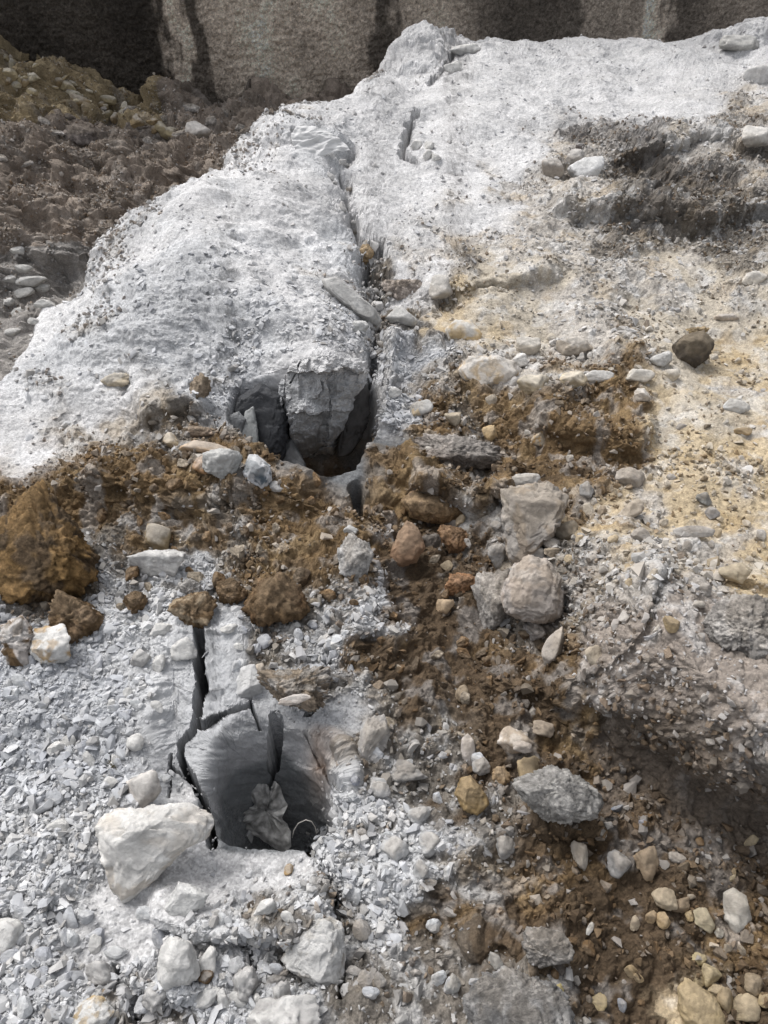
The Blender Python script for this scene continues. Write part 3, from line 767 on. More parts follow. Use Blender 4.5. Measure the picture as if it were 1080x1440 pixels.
for i, (x, y) in enumerate(gx):
    rock('stone', x+random.uniform(-5, 5), y+random.uniform(-5, 5), random.uniform(9, 18), random.uniform(8, 14), random.choice([(.40, .39, .38), (.28, .25, .22), (.46, .45, .44)]), 'grey stone caught in the winding gully of the white slope', 'stone', sharp=1, rot=random.uniform(0, 180), group='grey stones caught in the winding gully', res=3, smooth=False)
# upper right
rock('rock', 776, 239, 32, 30, (.33, .29, .25), 'round brown grey stone left of the white stone in the upper right', bumpy=.06)
rock('rock', 826, 238, 50, 32, (.60, .60, .60), 'bright white stone beside the round brown one in the upper right', rot=8, sink=.2)
rock('rock', 808, 222, 28, 22, (.38, .35, .32), 'dusty grey stone behind the bright white stone', thick=.8)
rock('rock', 816, 206, 14, 9, (.15, .13, .12), 'small dark stone above the bright white stone')
rock('rock', 1068, 106, 46, 32, (.55, .54, .53), 'pale rounded rock at the right edge near the crest', sink=.4)
rock('rock', 1040, 62, 60, 24, (.42, .41, .39), 'grey lump of rock on the crest at the right', bumpy=.1, sink=.5)
rock('rock', 1064, 190, 48, 30, (.54, .51, .47), 'pale beige rock at the right edge beside the dark hollow', sink=.4)
rock('rock', 1062, 392, 38, 20, (.53, .49, .43), 'pale flat stone at the right edge on tan soil', thick=.6)
rock('rock', 1022, 446, 34, 10, (.42, .36, .30), 'thin flat brown stone on tan soil at right', thick=1)
rock('soil_clod', 980, 468, 30, 16, (.28, .21, .12), 'small brown clod behind the dark angular rock', 'clod', mat=M_clod, bumpy=.15)
# centre right belt
rock('rock', 650, 466, 0, 0, (.55, .42, .25), 'yellow ochre stone with a white tip on grey chips', outline=[(624, 462), (640, 450), (662, 450), (678, 468), (678, 482), (650, 482), (630, 480)], stain=(.55, .52, .47), res=4, sharp=1, thick=.6, sink=.2)
rock('rock', 686, 521, 0, 0, (.55, .51, .46), 'wide pale beige slab resting on the brown soil', outline=[(642, 520), (660, 502), (700, 500), (722, 510), (730, 525), (715, 540), (680, 545), (652, 535)], thick=.45, res=5, stain=(.47, .37, .25), sink=.2)
rock('rock', 728, 508, 26, 22, (.52, .5, .47), 'small white block beside the wide beige slab', sharp=1)
rock('rock', 972, 494, 0, 0, (.085, .072, .058), 'dark angular rock standing on tan soil at right', outline=[(945, 485), (962, 472), (988, 465), (1003, 480), (995, 505), (978, 518), (950, 508)], thick=.8, sharp=1, res=5, top=.3, topcol=(.33, .27, .19), bumpy=.05, sink=.1)
rock('rock', 930, 505, 34, 24, (.42, .41, .39), 'grey stone left of the dark angular rock', sharp=1)
rock('rock', 808, 488, 50, 26, (.40, .35, .29), 'rough tan stone over a dark gap', thick=.7, bumpy=.1, sink=.1)
rock('rock', 743, 488, 36, 26, (.50, .45, .38), 'beige stone above the wide slab', sink=.4)
rock('rock', 842, 530, 40, 18, (.55, .53, .5), 'flat white stone on the belt of brown soil', thick=.6)
rock('rock', 806, 535, 40, 28, (.50, .42, .30), 'yellowish block on the belt of brown soil', sharp=1, sink=.4)
rock('rock', 900, 528, 42, 20, (.50, .46, .40), 'pale flat stone below the grey stone at right', thick=.6)
rock('rock', 945, 528, 24, 18, (.48, .42, .33), 'tan pebble below the dark angular rock', thick=.8)
rock('rock', 904, 557, 26, 22, (.52, .47, .41), 'beige angular stone at the edge of the brown soil', sharp=1, rot=-25)
rock('rock', 748, 540, 44, 26, (.45, .38, .27), 'tan lump at the top of the brown soil', bumpy=.1)
rock('rock', 1035, 571, 40, 20, (.60, .60, .59), 'bright white flat stone on tan ground at right', sharp=1, thick=.6, rot=-10)
rock('rock', 1045, 607, 26, 12, (.40, .30, .18), 'small brown stone on tan ground at right', thick=.8)
rock('rock', 592, 574, 34, 24, (.56, .55, .53), 'white oval stone at the left end of the brown belt', rot=35, thick=.6)
rock('rock', 637, 590, 24, 22, (.48, .42, .33), 'tan pebble at the left of the brown belt')
rock('rock', 689, 610, 24, 26, (.54, .40, .23), 'orange tan angular stone in the brown belt', sharp=1)
rock('rock', 757, 617, 24, 22, (.55, .48, .38), 'orange and white pebble in the brown belt', sharp=1, stain=(.45, .28, .12))
rock('rock', 640, 636, 140, 46, (.19, .165, .145), 'long dusty grey brown lump above the dark hollow', mat=M_clod, bumpy=.11, res=6, sink=.6, rot=-6, top=.5, topcol=(.36, .34, .32))
rock('rock', 739, 674, 42, 18, (.56, .54, .51), 'flat white stone lying on top of the tall block', thick=.6, rot=8, depth=depth_at(745, 690)-.08)
rock('boulder', 750, 735, 0, 0, (.40, .37, .34), 'tall beige grey block standing in the middle of the soil', 'boulder', outline=[(704, 688), (730, 684), (770, 684), (797, 700), (790, 728), (775, 755), (752, 778), (728, 795), (716, 782), (708, 735)], thick=.6, sharp=1, bumpy=.06, res=6, stain=(.33, .28, .23), top=.5, sink=.1)
rock('rock', 825, 690, 20, 26, GRY, 'small grey stone right of the tall block', sharp=1)
rock('rock', 886, 674, 44, 32, (.42, .38, .34), 'rounded grey pebble at the right of the dark hollow', bumpy=.05)
rock('rock', 886, 718, 44, 22, (.47, .41, .34), 'long tan stone below the rounded grey pebble', rot=30, thick=.8)
rock('rock', 790, 732, 22, 18, TAN, 'tan pebble touching the right side of the tall block')
rock('rock', 797, 746, 36, 28, (.40, .35, .28), 'rounded tan stone right of the tall block')
rock('rock', 776, 764, 24, 15, (.48, .45, .42), 'small pale pebble under the tall block')
rock('rock', 757, 779, 26, 22, GRY, 'grey pebble between the tall block and the round boulder')
rock('rock', 776, 778, 22, 17, (.38, .32, .25), 'brownish pebble between the tall block and the round boulder')
rock('rock', 700, 783, 30, 34, GRY, 'grey lump left of the foot of the tall block', bumpy=.1)
rock('boulder', 752, 836, 0, 0, (.43, .39, .36), 'large rounded pinkish grey boulder below the tall block', 'boulder', outline=[(705, 845), (712, 818), (722, 798), (745, 785), (768, 786), (784, 808), (790, 845), (785, 868), (762, 878), (735, 872), (712, 862)], thick=.8, sharp=.5, bumpy=.06, res=6, sink=.1, stain=(.36, .31, .27))
rock('rock', 752, 888, 34, 30, (.27, .25, .24), 'dark grey clod under the rounded boulder', bumpy=.1, mat=M_clod)
rock('rock', 779, 908, 28, 60, (.42, .38, .34), 'spindle-shaped grey stone below the rounded boulder', rot=-20, thick=.9)
rock('rock', 834, 922, 24, 32, (.46, .40, .32), 'tan split stone right of the spindle-shaped one', sharp=1)
rock('rock', 738, 893, 18, 14, DBR, 'small dark crumb beside the spindle-shaped stone')
rock('rock', 608, 716, 0, 0, (.33, .22, .12), 'orange brown angular rock in the brown hollow', outline=[(565, 705), (585, 690), (612, 690), (638, 700), (650, 725), (635, 738), (600, 735), (578, 728)], sharp=1, bumpy=.07, res=5, mat=M_clod, thick=.8, sink=.1, stain=(.16, .10, .06))
rock('rock', 572, 767, 0, 0, (.31, .20, .13), 'brown pyramid-shaped rock in the brown hollow', outline=[(546, 785), (560, 750), (572, 733), (588, 742), (598, 770), (585, 790), (560, 798)], sharp=1, bumpy=.05, res=5, thick=.8, sink=.1)
rock('rock', 638, 758, 44, 40, (.22, .13, .07), 'dark brown rough rock right of the pyramid-shaped rock', **cl)
rock('rock', 648, 823, 44, 32, (.27, .15, .08), 'reddish brown clod in the brown hollow', **cl)
rock('rock', 626, 855, 26, 24, (.48, .36, .24), 'orange tan stone below the reddish clod', sharp=1)
rock('rock', 700, 850, 70, 90, (.32, .30, .28), 'sloping grey soil lump left of the rounded boulder', mat=M_clod, bumpy=.1, res=5, sink=.7)
rock('rock', 900, 752, 26, 22, (.43, .40, .37), 'grey pebble on the gravelly slope at right')
rock('rock', 1034, 806, 48, 30, (.50, .43, .32), 'yellowish tan stone at the right on the gravelly slope', sharp=.9)
rock('rock', 990, 702, 22, 20, (.24, .24, .23), 'dark grey angular pebble at right', sharp=1)
rock('rock', 1001, 722, 18, 18, (.42, .41, .41), 'grey angular pebble below the dark one at right', sharp=1)
rock('rock', 990, 830, 26, 20, (.45, .43, .41), 'small pale stone left of the yellowish tan stone')
rock('rock', 944, 878, 22, 24, (.40, .31, .19), 'brown pebble on the grey mound')
rock('rock', 1042, 880, 100, 90, (.36, .34, .32), 'rough grey lump at the right edge over a dark gap', mat=M_clod, bumpy=.1, res=6, sink=.5, sharp=.5, top=.3)
rock('rock', 975, 748, 60, 18, (.45, .43, .41), 'flat grey flake on the gravelly slope', sink=.6, thick=.6)
rock('rock', 1003, 790, 20, 16, (.45, .38, .28), 'small tan pebble left of the yellowish stone')
rock('rock', 440, 880, 14, 12, (.36, .37, .40), 'small blue grey pebble right of the large square clod')
rock('rock', 493, 745, 22, 14, (.40, .40, .39), 'grey oval pebble on brown soil in the middle')
# bore hole roof
rock('soil_clod', 412, 968, 96, 56, (.27, .22, .17), 'brown crumbly overhang above the bore hole', 'clod', mat=M_clod, bumpy=.16, res=6, thick=.8, sink=.2, stain=(.34, .32, .30), depth=depth_at(412, 985)-.05)
rock('rock', 414, 984, 46, 15, (.55, .49, .44), 'flat pale pinkish stone set in the overhang', thick=.8, rot=8, depth=depth_at(412, 985)-.12)
rock('rock', 365, 942, 20, 20, (.38, .29, .19), 'small tan cube-like pebble above the overhang', sharp=1)
rock('rock', 406, 950, 18, 12, (.36, .39, .46), 'blue grey chip above the overhang', sharp=1)
rock('rock', 350, 960, 40, 50, (.42, .42, .42), 'grey striped rock stub left of the overhang', sharp=1, bumpy=.05, sink=.5, res=5, mat=M_bed)
# lower right
rock('rock', 658, 1056, 20, 46, (.56, .51, .47), 'white leaf-shaped stone standing on end', sharp=.6, thick=.5, rot=4)
rock('rock', 663, 1118, 0, 0, (.31, .22, .11), 'ochre brown rounded stone left of the grey block', outline=[(640, 1115), (648, 1095), (662, 1092), (680, 1112), (688, 1128), (672, 1145), (650, 1138)], res=5, sharp=.8, thick=.8, sink=.1)
rock('boulder', 786, 1116, 0, 0, (.26, .25, .235), 'broad grey block with a steep front in the lower right', 'boulder', outline=[(725, 1100), (750, 1092), (778, 1080), (800, 1088), (832, 1102), (844, 1125), (838, 1148), (800, 1155), (765, 1150), (742, 1130)], thick=.8, sharp=.8, bumpy=.08, res=6, mat=M_clod, sink=.2, top=.35, topcol=(.36, .35, .34))
rock('rock', 745, 1080, 34, 36, (.40, .31, .19), 'tan brown stone behind the broad grey block', bumpy=.06)
rock('rock', 724, 1044, 46, 38, (.44, .37, .30), 'beige lump with a white face above the tan brown stone', bumpy=.08, stain=(.55, .50, .45))
rock('rock', 765, 1025, 32, 22, (.30, .25, .20), 'brown grey pebble left of the mound gap')
rock('rock', 735, 1050, 28, 18, (.58, .52, .47), 'white flat chip on the beige lump', sharp=1, depth=depth_at(735, 1055)-.06)
rock('rock', 676, 1078, 26, 26, GRY, 'grey pebble right of the leaf-shaped stone')
rock('rock', 705, 1090, 26, 26, (.28, .20, .12), 'brown clod left of the broad grey block', bumpy=.1)
rock('rock', 815, 1205, 22, 42, (.42, .38, .33), 'upright beige stone in the lower right soil', sharp=1)
rock('rock', 872, 1217, 34, 36, (.36, .35, .34), 'grey stone left of the brown clod pair', sharp=.9)
rock('rock', 908, 1212, 34, 46, (.25, .19, .13), 'dark brown upright clod in the lower right soil', bumpy=.08)
rock('rock', 952, 1206, 26, 14, (.48, .44, .40), 'small pale stone right of the dark brown clod', rot=-15)
rock('rock', 846, 1172, 14, 16, (.52, .49, .45), 'small white chip under the broad grey block', sharp=1)
rock('rock', 868, 1137, 18, 12, (.28, .31, .36), 'blue grey chip right of the broad grey block', sharp=1)
rock('rock', 905, 1158, 14, 12, (.38, .40, .48), 'pale blue chip in the dark soil', sharp=1)
rock('rock', 712, 1190, 32, 34, GRY, 'grey rough stone on the brown soil', bumpy=.08)
rock('rock', 935, 1263, 32, 28, (.48, .40, .29), 'round tan stone above the pebble cluster', sharp=.7)
rock('rock', 1036, 1282, 0, 0, (.56, .53, .48), 'tall cream white stone at the lower right', outline=[(1018, 1255), (1030, 1250), (1048, 1258), (1056, 1290), (1048, 1312), (1030, 1312), (1018, 1290)], sharp=1, thick=.7, res=4)
rock('rock', 990, 1294, 26, 34, (.46, .40, .28), 'tan angular stone left of the cream stone', sharp=1)
rock('rock', 932, 1294, 20, 24, (.46, .34, .20), 'orange tan pebble of the lower right cluster')
rock('rock', 915, 1290, 16, 20, (.42, .31, .19), 'brown orange pebble at the left of the lower right cluster')
rock('rock', 893, 1298, 14, 22, (.48, .40, .30), 'narrow tan pebble left of the lower right cluster')
rock('rock', 970, 1288, 14, 14, (.42, .32, .18), 'small ochre pebble in the lower right cluster')
rock('rock', 957, 1272, 26, 24, (.24, .18, .12), 'dark brown pebble in the lower right cluster')
rock('rock', 1012, 1312, 12, 16, (.50, .47, .41), 'small pale pebble below the tan angular stone')
rock('boulder', 983, 1416, 0, 0, (.50, .39, .23), 'large yellow tan stone at the bottom right', 'boulder', outline=[(954, 1392), (966, 1380), (980, 1385), (1005, 1402), (1017, 1425), (1010, 1450), (970, 1460), (955, 1425)], sharp=.8, thick=.7, res=5, bumpy=.04)
rock('rock', 1050, 1418, 38, 46, (.48, .39, .26), 'rounded tan stone at the bottom right corner')
rock('rock', 1076, 1405, 22, 22, (.42, .33, .20), 'brown tan stone cut by the right edge at the bottom')
rock('rock', 1002, 1370, 30, 28, (.50, .41, .25), 'yellow tan stone above the large yellow one', sharp=1)
rock('rock', 982, 1378, 18, 18, (.46, .37, .22), 'small yellow pebble left of the yellow tan stone')
rock('rock', 1010, 1395, 28, 18, (.42, .34, .22), 'tan stone wedged above the large yellow one')
rock('rock', 1020, 1405, 26, 34, (.36, .28, .17), 'brown stone right of the large yellow one')
rock('rock', 983, 1348, 22, 16, (.48, .40, .24), 'yellow crumb-like stone at the top of the bottom right pile')
rock('rock', 1058, 1385, 28, 28, (.24, .19, .13), 'dark brown stone above the rounded tan one')
rock('rock', 830, 1306, 10, 20, (.62, .6, .56), 'thin white chip standing in brown soil', rot=-25, sharp=1, thick=.5)
rock('rock', 785, 1392, 14, 16, (.50, .42, .18), 'small yellow pebble at the edge of the grey slab')
rock('rock', 770, 1330, 64, 50, (.25, .235, .22), 'dark grey clod above the grey slab at the bottom', bumpy=.1, mat=M_clod, res=5, sink=.4)
rock('rock', 735, 1420, 0, 0, (.24, .235, .23), 'broad flat dark grey slab at the bottom edge', thick=.3, sharp=.9, res=6, mat=M_clod, bumpy=.06, sink=.7, outline=[(655, 1400), (680, 1372), (712, 1362), (748, 1375), (778, 1384), (800, 1405), (812, 1450), (740, 1475), (660, 1460)])
rock('rock', 840, 1410, 26, 20, (.46, .37, .22), 'tan stone in the brown soil at the bottom')
rock('rock', 875, 1415, 12, 20, (.32, .33, .36), 'grey blue sliver in the brown soil at the bottom', sharp=1)
rock('rock', 637, 1382, 24, 26, (.42, .42, .41), 'pale grey pebble at the bottom centre')
rock('rock', 698, 1352, 22, 28, (.42, .42, .41), 'grey pebble right of the bottom centre')
rock('rock', 604, 1188, 30, 36, (.50, .50, .50), 'pale white stone on grey rubble at centre bottom', bumpy=.06)
rock('rock', 590, 1147, 34, 24, (.48, .48, .48), 'pale stone above the white one at centre bottom', rot=20, bumpy=.06)
rock('rock', 556, 1195, 40, 34, (.50, .50, .50), 'pale lump left of the white stone at centre bottom', rot=30, bumpy=.07)
rock('rock', 592, 1225, 22, 30, (.48, .48, .48), 'pale upright stone below the white one at centre bottom', bumpy=.06)
rock('rock', 535, 1110, 30, 22, (.52, .51, .50), 'pale flat stone right of the bore hole', thick=.7)
rock('rock', 500, 1097, 14, 14, (.26, .27, .31), 'small dark blue grey pebble right of the bore hole')
rock('rock', 575, 1083, 50, 30, (.35, .34, .33), 'grey rough clod on the rubble right of the bore hole', bumpy=.12, sink=.5)
rock('rock', 520, 1050, 44, 90, (.42, .40, .38), 'long pale rock rib right of the bore hole', rot=-20, sink=.65, res=5, bumpy=.06)
rock('rock', 500, 790, 50, 80, (.42, .41, .40), 'pale dusty rib of rock between the clods and the brown hollow', res=5, sink=.65, bumpy=.09, mat=M_clod)
rock('rock', 650, 975, 20, 26, (.30, .24, .17), 'brown pebble in the centre soil')
# left valley
rock('rock', 278, 182, 36, 24, (.48, .45, .42), 'pale stone on the dark soil left of the ridge')
rock('rock', 112, 192, 46, 30, (.15, .13, .12), 'dark lump on the soil bank at left', bumpy=.12, mat=M_clod, sink=.5)
G1 = 'pale angular slabs lying at the foot of the ridge on the left'
for (x, y, a, b, r_) in [(34, 378, 26, 12, 0), (44, 396, 44, 14, 6), (36, 412, 30, 14, 14), (62, 428, 30, 14, 10), (24, 352, 24, 12, -10), (60, 405, 22, 12, 0), (14, 392, 20, 12, 0), (30, 440, 26, 14, 20), (12, 425, 18, 12, 0), (48, 452, 20, 10, 0), (18, 468, 24, 12, 10)]:
    rock('rock_slab', x, y, a, b, (.42, .41, .39), 'pale angular slab among others at the foot of the ridge on the left', 'rock slab', sharp=1, thick=.9, rot=r_, group=G1, res=3)
G2 = 'ochre brown blocks of the rubble heap in the upper left corner'
for k in range(50):
    x = random.uniform(-10, 240); y = random.uniform(max(70, 62+.50*x), 118+.30*x)
    rock('rubble_block', x, y, random.uniform(7, 30), random.uniform(5, 17), random.choice([(.28, .23, .14), (.36, .30, .19), (.20, .15, .09), (.25, .19, .11), (.42, .37, .27)]), 'ochre brown block of the rubble heap in the upper left corner', 'rubble block', sharp=1, thick=1, rot=random.uniform(-30, 30), group=G2, res=3, smooth=False)
for k in range(26):
    x = random.uniform(0, 420); y = random.uniform(150+.0*x, 240-.16*x)
    if y < 135: continue
    rock('soil_clod', x, y, random.uniform(8, 24), random.uniform(6, 14), random.choice([(.14, .12, .105), (.22, .2, .18), (.3, .28, .26)]), 'grey brown clod on the dark soil bank left of the ridge', 'clod', bumpy=.12, mat=M_clod, rot=random.uniform(-30, 30), group='grey brown clods on the soil bank left of the ridge', res=3)

# ------------------------------------------------------------------ medium stones, scattered one by one
def region_stones(n, x0, y0, x1, y1, size, cols, name, label, group, cat='stone', mat=None, sharp=.9, bumpy=.05, flat=.6):
    meshes = []
    for k in range(n):
        x = random.uniform(x0, x1); y = random.uniform(y0, y1)
        a = random.uniform(*size)*(.6+.4*y/1000)
        rock(name, x, y, a, a*random.uniform(.55, .9), cols[k % len(cols)], label, cat, rot=random.uniform(0, 180), thick=random.uniform(flat*.7, flat*1.3), group=group, sharp=sharp, bumpy=bumpy, res=3, mat=mat, sink=.5, smooth=False)
GW = [(.52, .53, .54), (.44, .45, .47), (.58, .57, .55), (.38, .39, .42)]
GB = [(.15, .095, .05), (.20, .13, .07), (.11, .078, .05), (.27, .23, .18)]
GT = [(.47, .42, .35), (.44, .36, .25), (.50, .47, .43), (.38, .36, .34)]
region_stones(38, 0, 1280, 480, 1430, (14, 30), GW, 'stone', 'pale grey stone loose in the lower left gravel', 'pale grey stones loose in the lower left gravel')
region_stones(26, 330, 860, 530, 960, (11, 22), GW, 'stone', 'pale grey stone in the gravel above the bore hole', 'pale grey stones in the gravel above the bore hole')
region_stones(30, 0, 930, 240, 1130, (14, 26), GW, 'stone', 'blue grey stone lying on the chip bed at left', 'blue grey stones on the chip bed at left', flat=.4)
region_stones(30, 490, 1050, 680, 1420, (12, 26), GW[:2]+[(.33, .31, .29)], 'stone', 'dusty grey stone in the rubble of the lower middle', 'dusty grey stones in the rubble of the lower middle', bumpy=.1)
region_stones(26, 560, 560, 960, 800, (12, 22), GT, 'stone', 'tan or grey stone on the soil of the middle right', 'tan and grey stones on the soil of the middle right')
region_stones(24, 780, 740, 1080, 900, (12, 22), GT, 'stone', 'tan or grey stone on the gravelly slope at right', 'tan and grey stones on the gravelly slope at right')
region_stones(18, 730, 1180, 1080, 1430, (10, 22), [(.40, .33, .22), (.33, .25, .15)]+GB, 'stone', 'tan or brown stone in the soil of the lower right', 'tan and brown stones in the soil of the lower right')
region_stones(34, 140, 640, 520, 860, (14, 30), GB, 'soil_clod', 'brown clod on the soil belt between the two pits', 'brown clods on the soil belt between the two pits', 'clod', M_clod, .95, .10, .8)
region_stones(22, 540, 780, 700, 1020, (12, 24), GB, 'soil_clod', 'brown clod in the brown hollow in the centre', 'brown clods in the brown hollow in the centre', 'clod', M_clod, .95, .10, .8)
region_stones(20, 720, 470, 1060, 560, (10, 20), GT, 'stone', 'pale stone in the row along the upper edge of the brown belt', 'pale stones along the upper edge of the brown belt')

# ------------------------------------------------------------------ loose chips nobody could count
def hull(seed, n=11):
    bm = bmesh.new(); r_ = random.Random(seed)
    for k in range(n):
        p_ = Vector((r_.gauss(0, 1), r_.gauss(0, 1), r_.gauss(0, 1))).normalized()
        bm.verts.new(p_*r_.uniform(.8, 1))
    bmesh.ops.convex_hull(bm, input=bm.verts)
    for q in [q for q in bm.verts if not q.link_faces]: bm.verts.remove(q)
    bmesh.ops.triangulate(bm, faces=bm.faces)
    bm.verts.index_update()
    vs = np.array([q.co[:] for q in bm.verts]); fs = np.array([[q.index for q in f.verts] for f in bm.faces]); bm.free()
    return vs, fs
TEMPL = [hull(100+k, 8+k % 5) for k in range(20)]
okg = (Yg > 0.15) & (Yg < 8.0) & (U > -260) & (U < 1340) & (V < 1600) & (V > 8)
def scatter(name, dens, size_med, sig, flat, cols, colmix, label, mat, nmax, seed, clump=None, smin=2.0):
    rg = np.random.default_rng(seed)
    Wt = lookup(per_code(dens, 0), mxc, myc, .35)*area*okg*(1-bedw*.97)
    # chips too small to be seen from where one stands are merged in the ground's relief
    if clump is not None: Wt = Wt*clump
    Wt = Wt*np.clip(1.25-dd/8.5, .25, 1)
    tot = Wt.sum()
    n = int(min(nmax, tot/(size_med**2*.8)))
    pr = (Wt/tot).ravel(); ii = rg.choice(len(pr), n, p=pr)
    Pp = P.reshape(-1, 3)[ii]; Nn = N.reshape(-1, 3)[ii].copy(); dp = dd.ravel()[ii]
    uv = np.stack([rg.normal(size=n), rg.normal(size=n)], 1)*0.004
    Pp = Pp.copy(); Pp[:, :2] += uv
    s = size_med*np.exp(sig*rg.normal(size=n)); s = np.clip(s, size_med*.35, size_med*3.2)
    s = np.maximum(s, dp/F*smin)
    Nn += rg.normal(size=(n, 3))*.35; Nn[:, 2] = np.abs(Nn[:, 2])+.35; Nn /= np.linalg.norm(Nn, axis=1, keepdims=True)
    a = rg.normal(size=(n, 3)); T = np.cross(a, Nn); T /= np.linalg.norm(T, axis=1, keepdims=True); Bt = np.cross(Nn, T)
    asp = rg.uniform(.5, .9, n); fl = flat*rg.uniform(.6, 1.5, n)
    base = np.array(cols)[rg.integers(0, len(cols), n)]
    gc = col.reshape(-1, 3)[ii]
    cc = (base*(1-colmix)+gc*colmix)*rg.uniform(.78, 1.2, n)[:, None]
    tid = rg.integers(0, len(TEMPL), n)
    VV = []; FF = []; CC = []; off = 0
    for t_ in range(len(TEMPL)):
        q = np.where(tid == t_)[0]
        if not len(q): continue
        vs, fs = TEMPL[t_]
        sc = s[q, None]*.5
        loc = vs[None]*np.stack([np.ones(len(q)), asp[q], fl[q]], 1)[:, None]*sc[:, None]
        w3 = loc[..., :1]*T[q][:, None]+loc[..., 1:2]*Bt[q][:, None]+loc[..., 2:3]*Nn[q][:, None]
        w3 = w3+Pp[q][:, None]+(Nn[q]*(s[q]*.5*fl[q]*.35)[:, None])[:, None]
        VV.append(w3.reshape(-1, 3)); CC.append(np.repeat(cc[q], len(vs), 0))
        FF.append((fs[None]+(np.arange(len(q))*len(vs))[:, None, None]+off).reshape(-1, 3)); off += len(q)*len(vs)
    ob = mesh_np(name, np.concatenate(VV), np.concatenate(FF), np.concatenate(CC), mat)
    tag(ob, label, 'gravel', kind='stuff')
    print(name, n)
    return ob
nz = np.clip(.55+1.3*fbm(X*3.5, Y*3.5, 3, 801), .08, 1.6)
vv = 1-np.clip(valley*1.4, 0, 1)
scatter('stone_chips', {'G': 1.7, 'g': 1.3, 'w': .35, 'W': .03, 'M': .12, 'T': .2, 'R': .1, 'm': .03}, .0150, .58, .36, [(.36, .37, .395), (.45, .46, .475), (.54, .54, .545), (.31, .32, .345)], .5, 'flat blue grey stone chips spread over the slopes', M_chip, 52000, 1, np.where(vv > .3, .5+.5*nz, .15)*(1-.6*ridge*sst(-470, -400, -V)))
scatter('gravel', {'m': .4, 'k': .2, 'y': .25, 'g': 1.0, 'M': .65, 'T': .5, 'G': .3, 'W': .03, 'Y': .35, 'D': .1, 'B': .15, 'K': .4, 'O': .4}, .015, .5, .65, [(.46, .455, .45), (.38, .37, .36), (.50, .48, .45), (.28, .25, .21)], .6, 'mixed dusty gravel lying on the soil', M_chip, 30000, 2, nz)
scatter('stone_grit', {'G': .5, 'g': .6, 'W': .02, 'M': .15, 'T': .12, 'm': .15, 'R': .12}, .0075, .5, .5, [(.42, .425, .43), (.50, .50, .50), (.36, .365, .375)], .5, 'fine pale grit lying between the larger stone chips', M_chip, 40000, 4, sst(2.6, 1.6, dd)+.05)
scatter('soil_crumbs', {'m': 1.0, 'k': 1.0, 'y': .15, 'B': 1.2, 'D': 1.2, 'M': .6, 'K': .8, 'Y': .3, 'T': .2, 'O': .8}, .012, .5, .8, [(.15, .095, .05), (.10, .07, .045), (.2, .14, .085), (.24, .21, .18)], .45, 'brown crumbs of soil scattered on the dirt', M_crumb, 34000, 3, nz)

# ------------------------------------------------------------------ the wall behind
def build_wall():
    xs = np.concatenate([np.linspace(-14, -4.4, 60), np.arange(-4.35, 4.36, .0085), np.linspace(4.4, 14, 60)])
    zs = np.concatenate([np.linspace(-1.0, -.4, 12), np.arange(-.38, .85, .0095), np.linspace(.87, 3.0, 60)])
    XX, ZZ = np.meshgrid(xs, zs)
    pit_, _ = plates(XX*33, ZZ*33, 901, .3, 1.4, .8); pitb, _ = plates(XX*72, ZZ*72, 902, .3, 1.3, .8)
    Yy = WALL_Y - .02*fbm(XX*1.3, ZZ*1.3, 3, 903) - .013*fbm(XX*13, ZZ*13, 4, 905, .65) - .008*pit_ - .008*pitb
    wall_h = 0
    wpx, wpy, _ = project(XX, np.full_like(XX, WALL_Y), ZZ)
    # stains run vertically down the wall: use the wall's own x at the height of the heap's top
    sx = XX/5.95*1048*.96 + 540 + 16*fbm(XX*5, ZZ*1.6, 5, 911, .6)   # wall x as seen at mid height
    kx = [-200, 60, 185, 193, 205, 212, 222, 232, 258, 268, 300, 400, 470, 515, 525, 552, 562, 640, 690, 705, 760, 835, 845, 925, 940, 952, 975, 990, 1015, 1030, 1100, 1300]
    kv = [.04, .025, .018, .05, .36, .38, .32, .06, .055, .26, .31, .32, .27, .19, .05, .05, .24, .26, .12, .09, .06, .055, .17, .16, .19, .42, .36, .08, .09, .16, .19, .2]
    val = np.interp(sx, kx, kv)*1.95+.025
    val = val*(1+.35*fbm(XX*2.1, ZZ*1.2, 4, 913)) * (1+.12*(pit_-.2)+.45*(pitb-.2)) * (1-.25*sst(.25, .6, fbm(XX*2.3, ZZ*.35, 3, 915))*sst(-.5, 1.2, ZZ))
    tone = np.stack([val*1.12, val*.96, val*.80], -1)
    Vv = np.stack([XX, Yy, ZZ], -1).reshape(-1, 3)
    n1, n2 = XX.shape
    id_ = np.arange(n1*n2).reshape(n1, n2)
    fs = np.stack([id_[:-1, :-1], id_[:-1, 1:], id_[1:, 1:], id_[1:, :-1]], -1).reshape(-1, 4)
    root = mesh_np('retaining_wall', Vv, fs, np.clip(tone, .012, .8).reshape(-1, 3), M_wall, smooth=True)
    # solid body behind the sprayed skin
    me = root.data; bm = bmesh.new(); bm.from_mesh(me)
    b2 = bmesh.ops.create_cube(bm, size=1)
    for q in b2['verts']:
        q.co = Vector((q.co.x*28, WALL_Y+.075+.25+q.co.y*.5, 1.0+q.co.z*4.0))
    bm.to_mesh(me); bm.free()
    tag(root, 'stained dark grey sprayed concrete wall closing the top of the picture', 'wall')
build_wall()
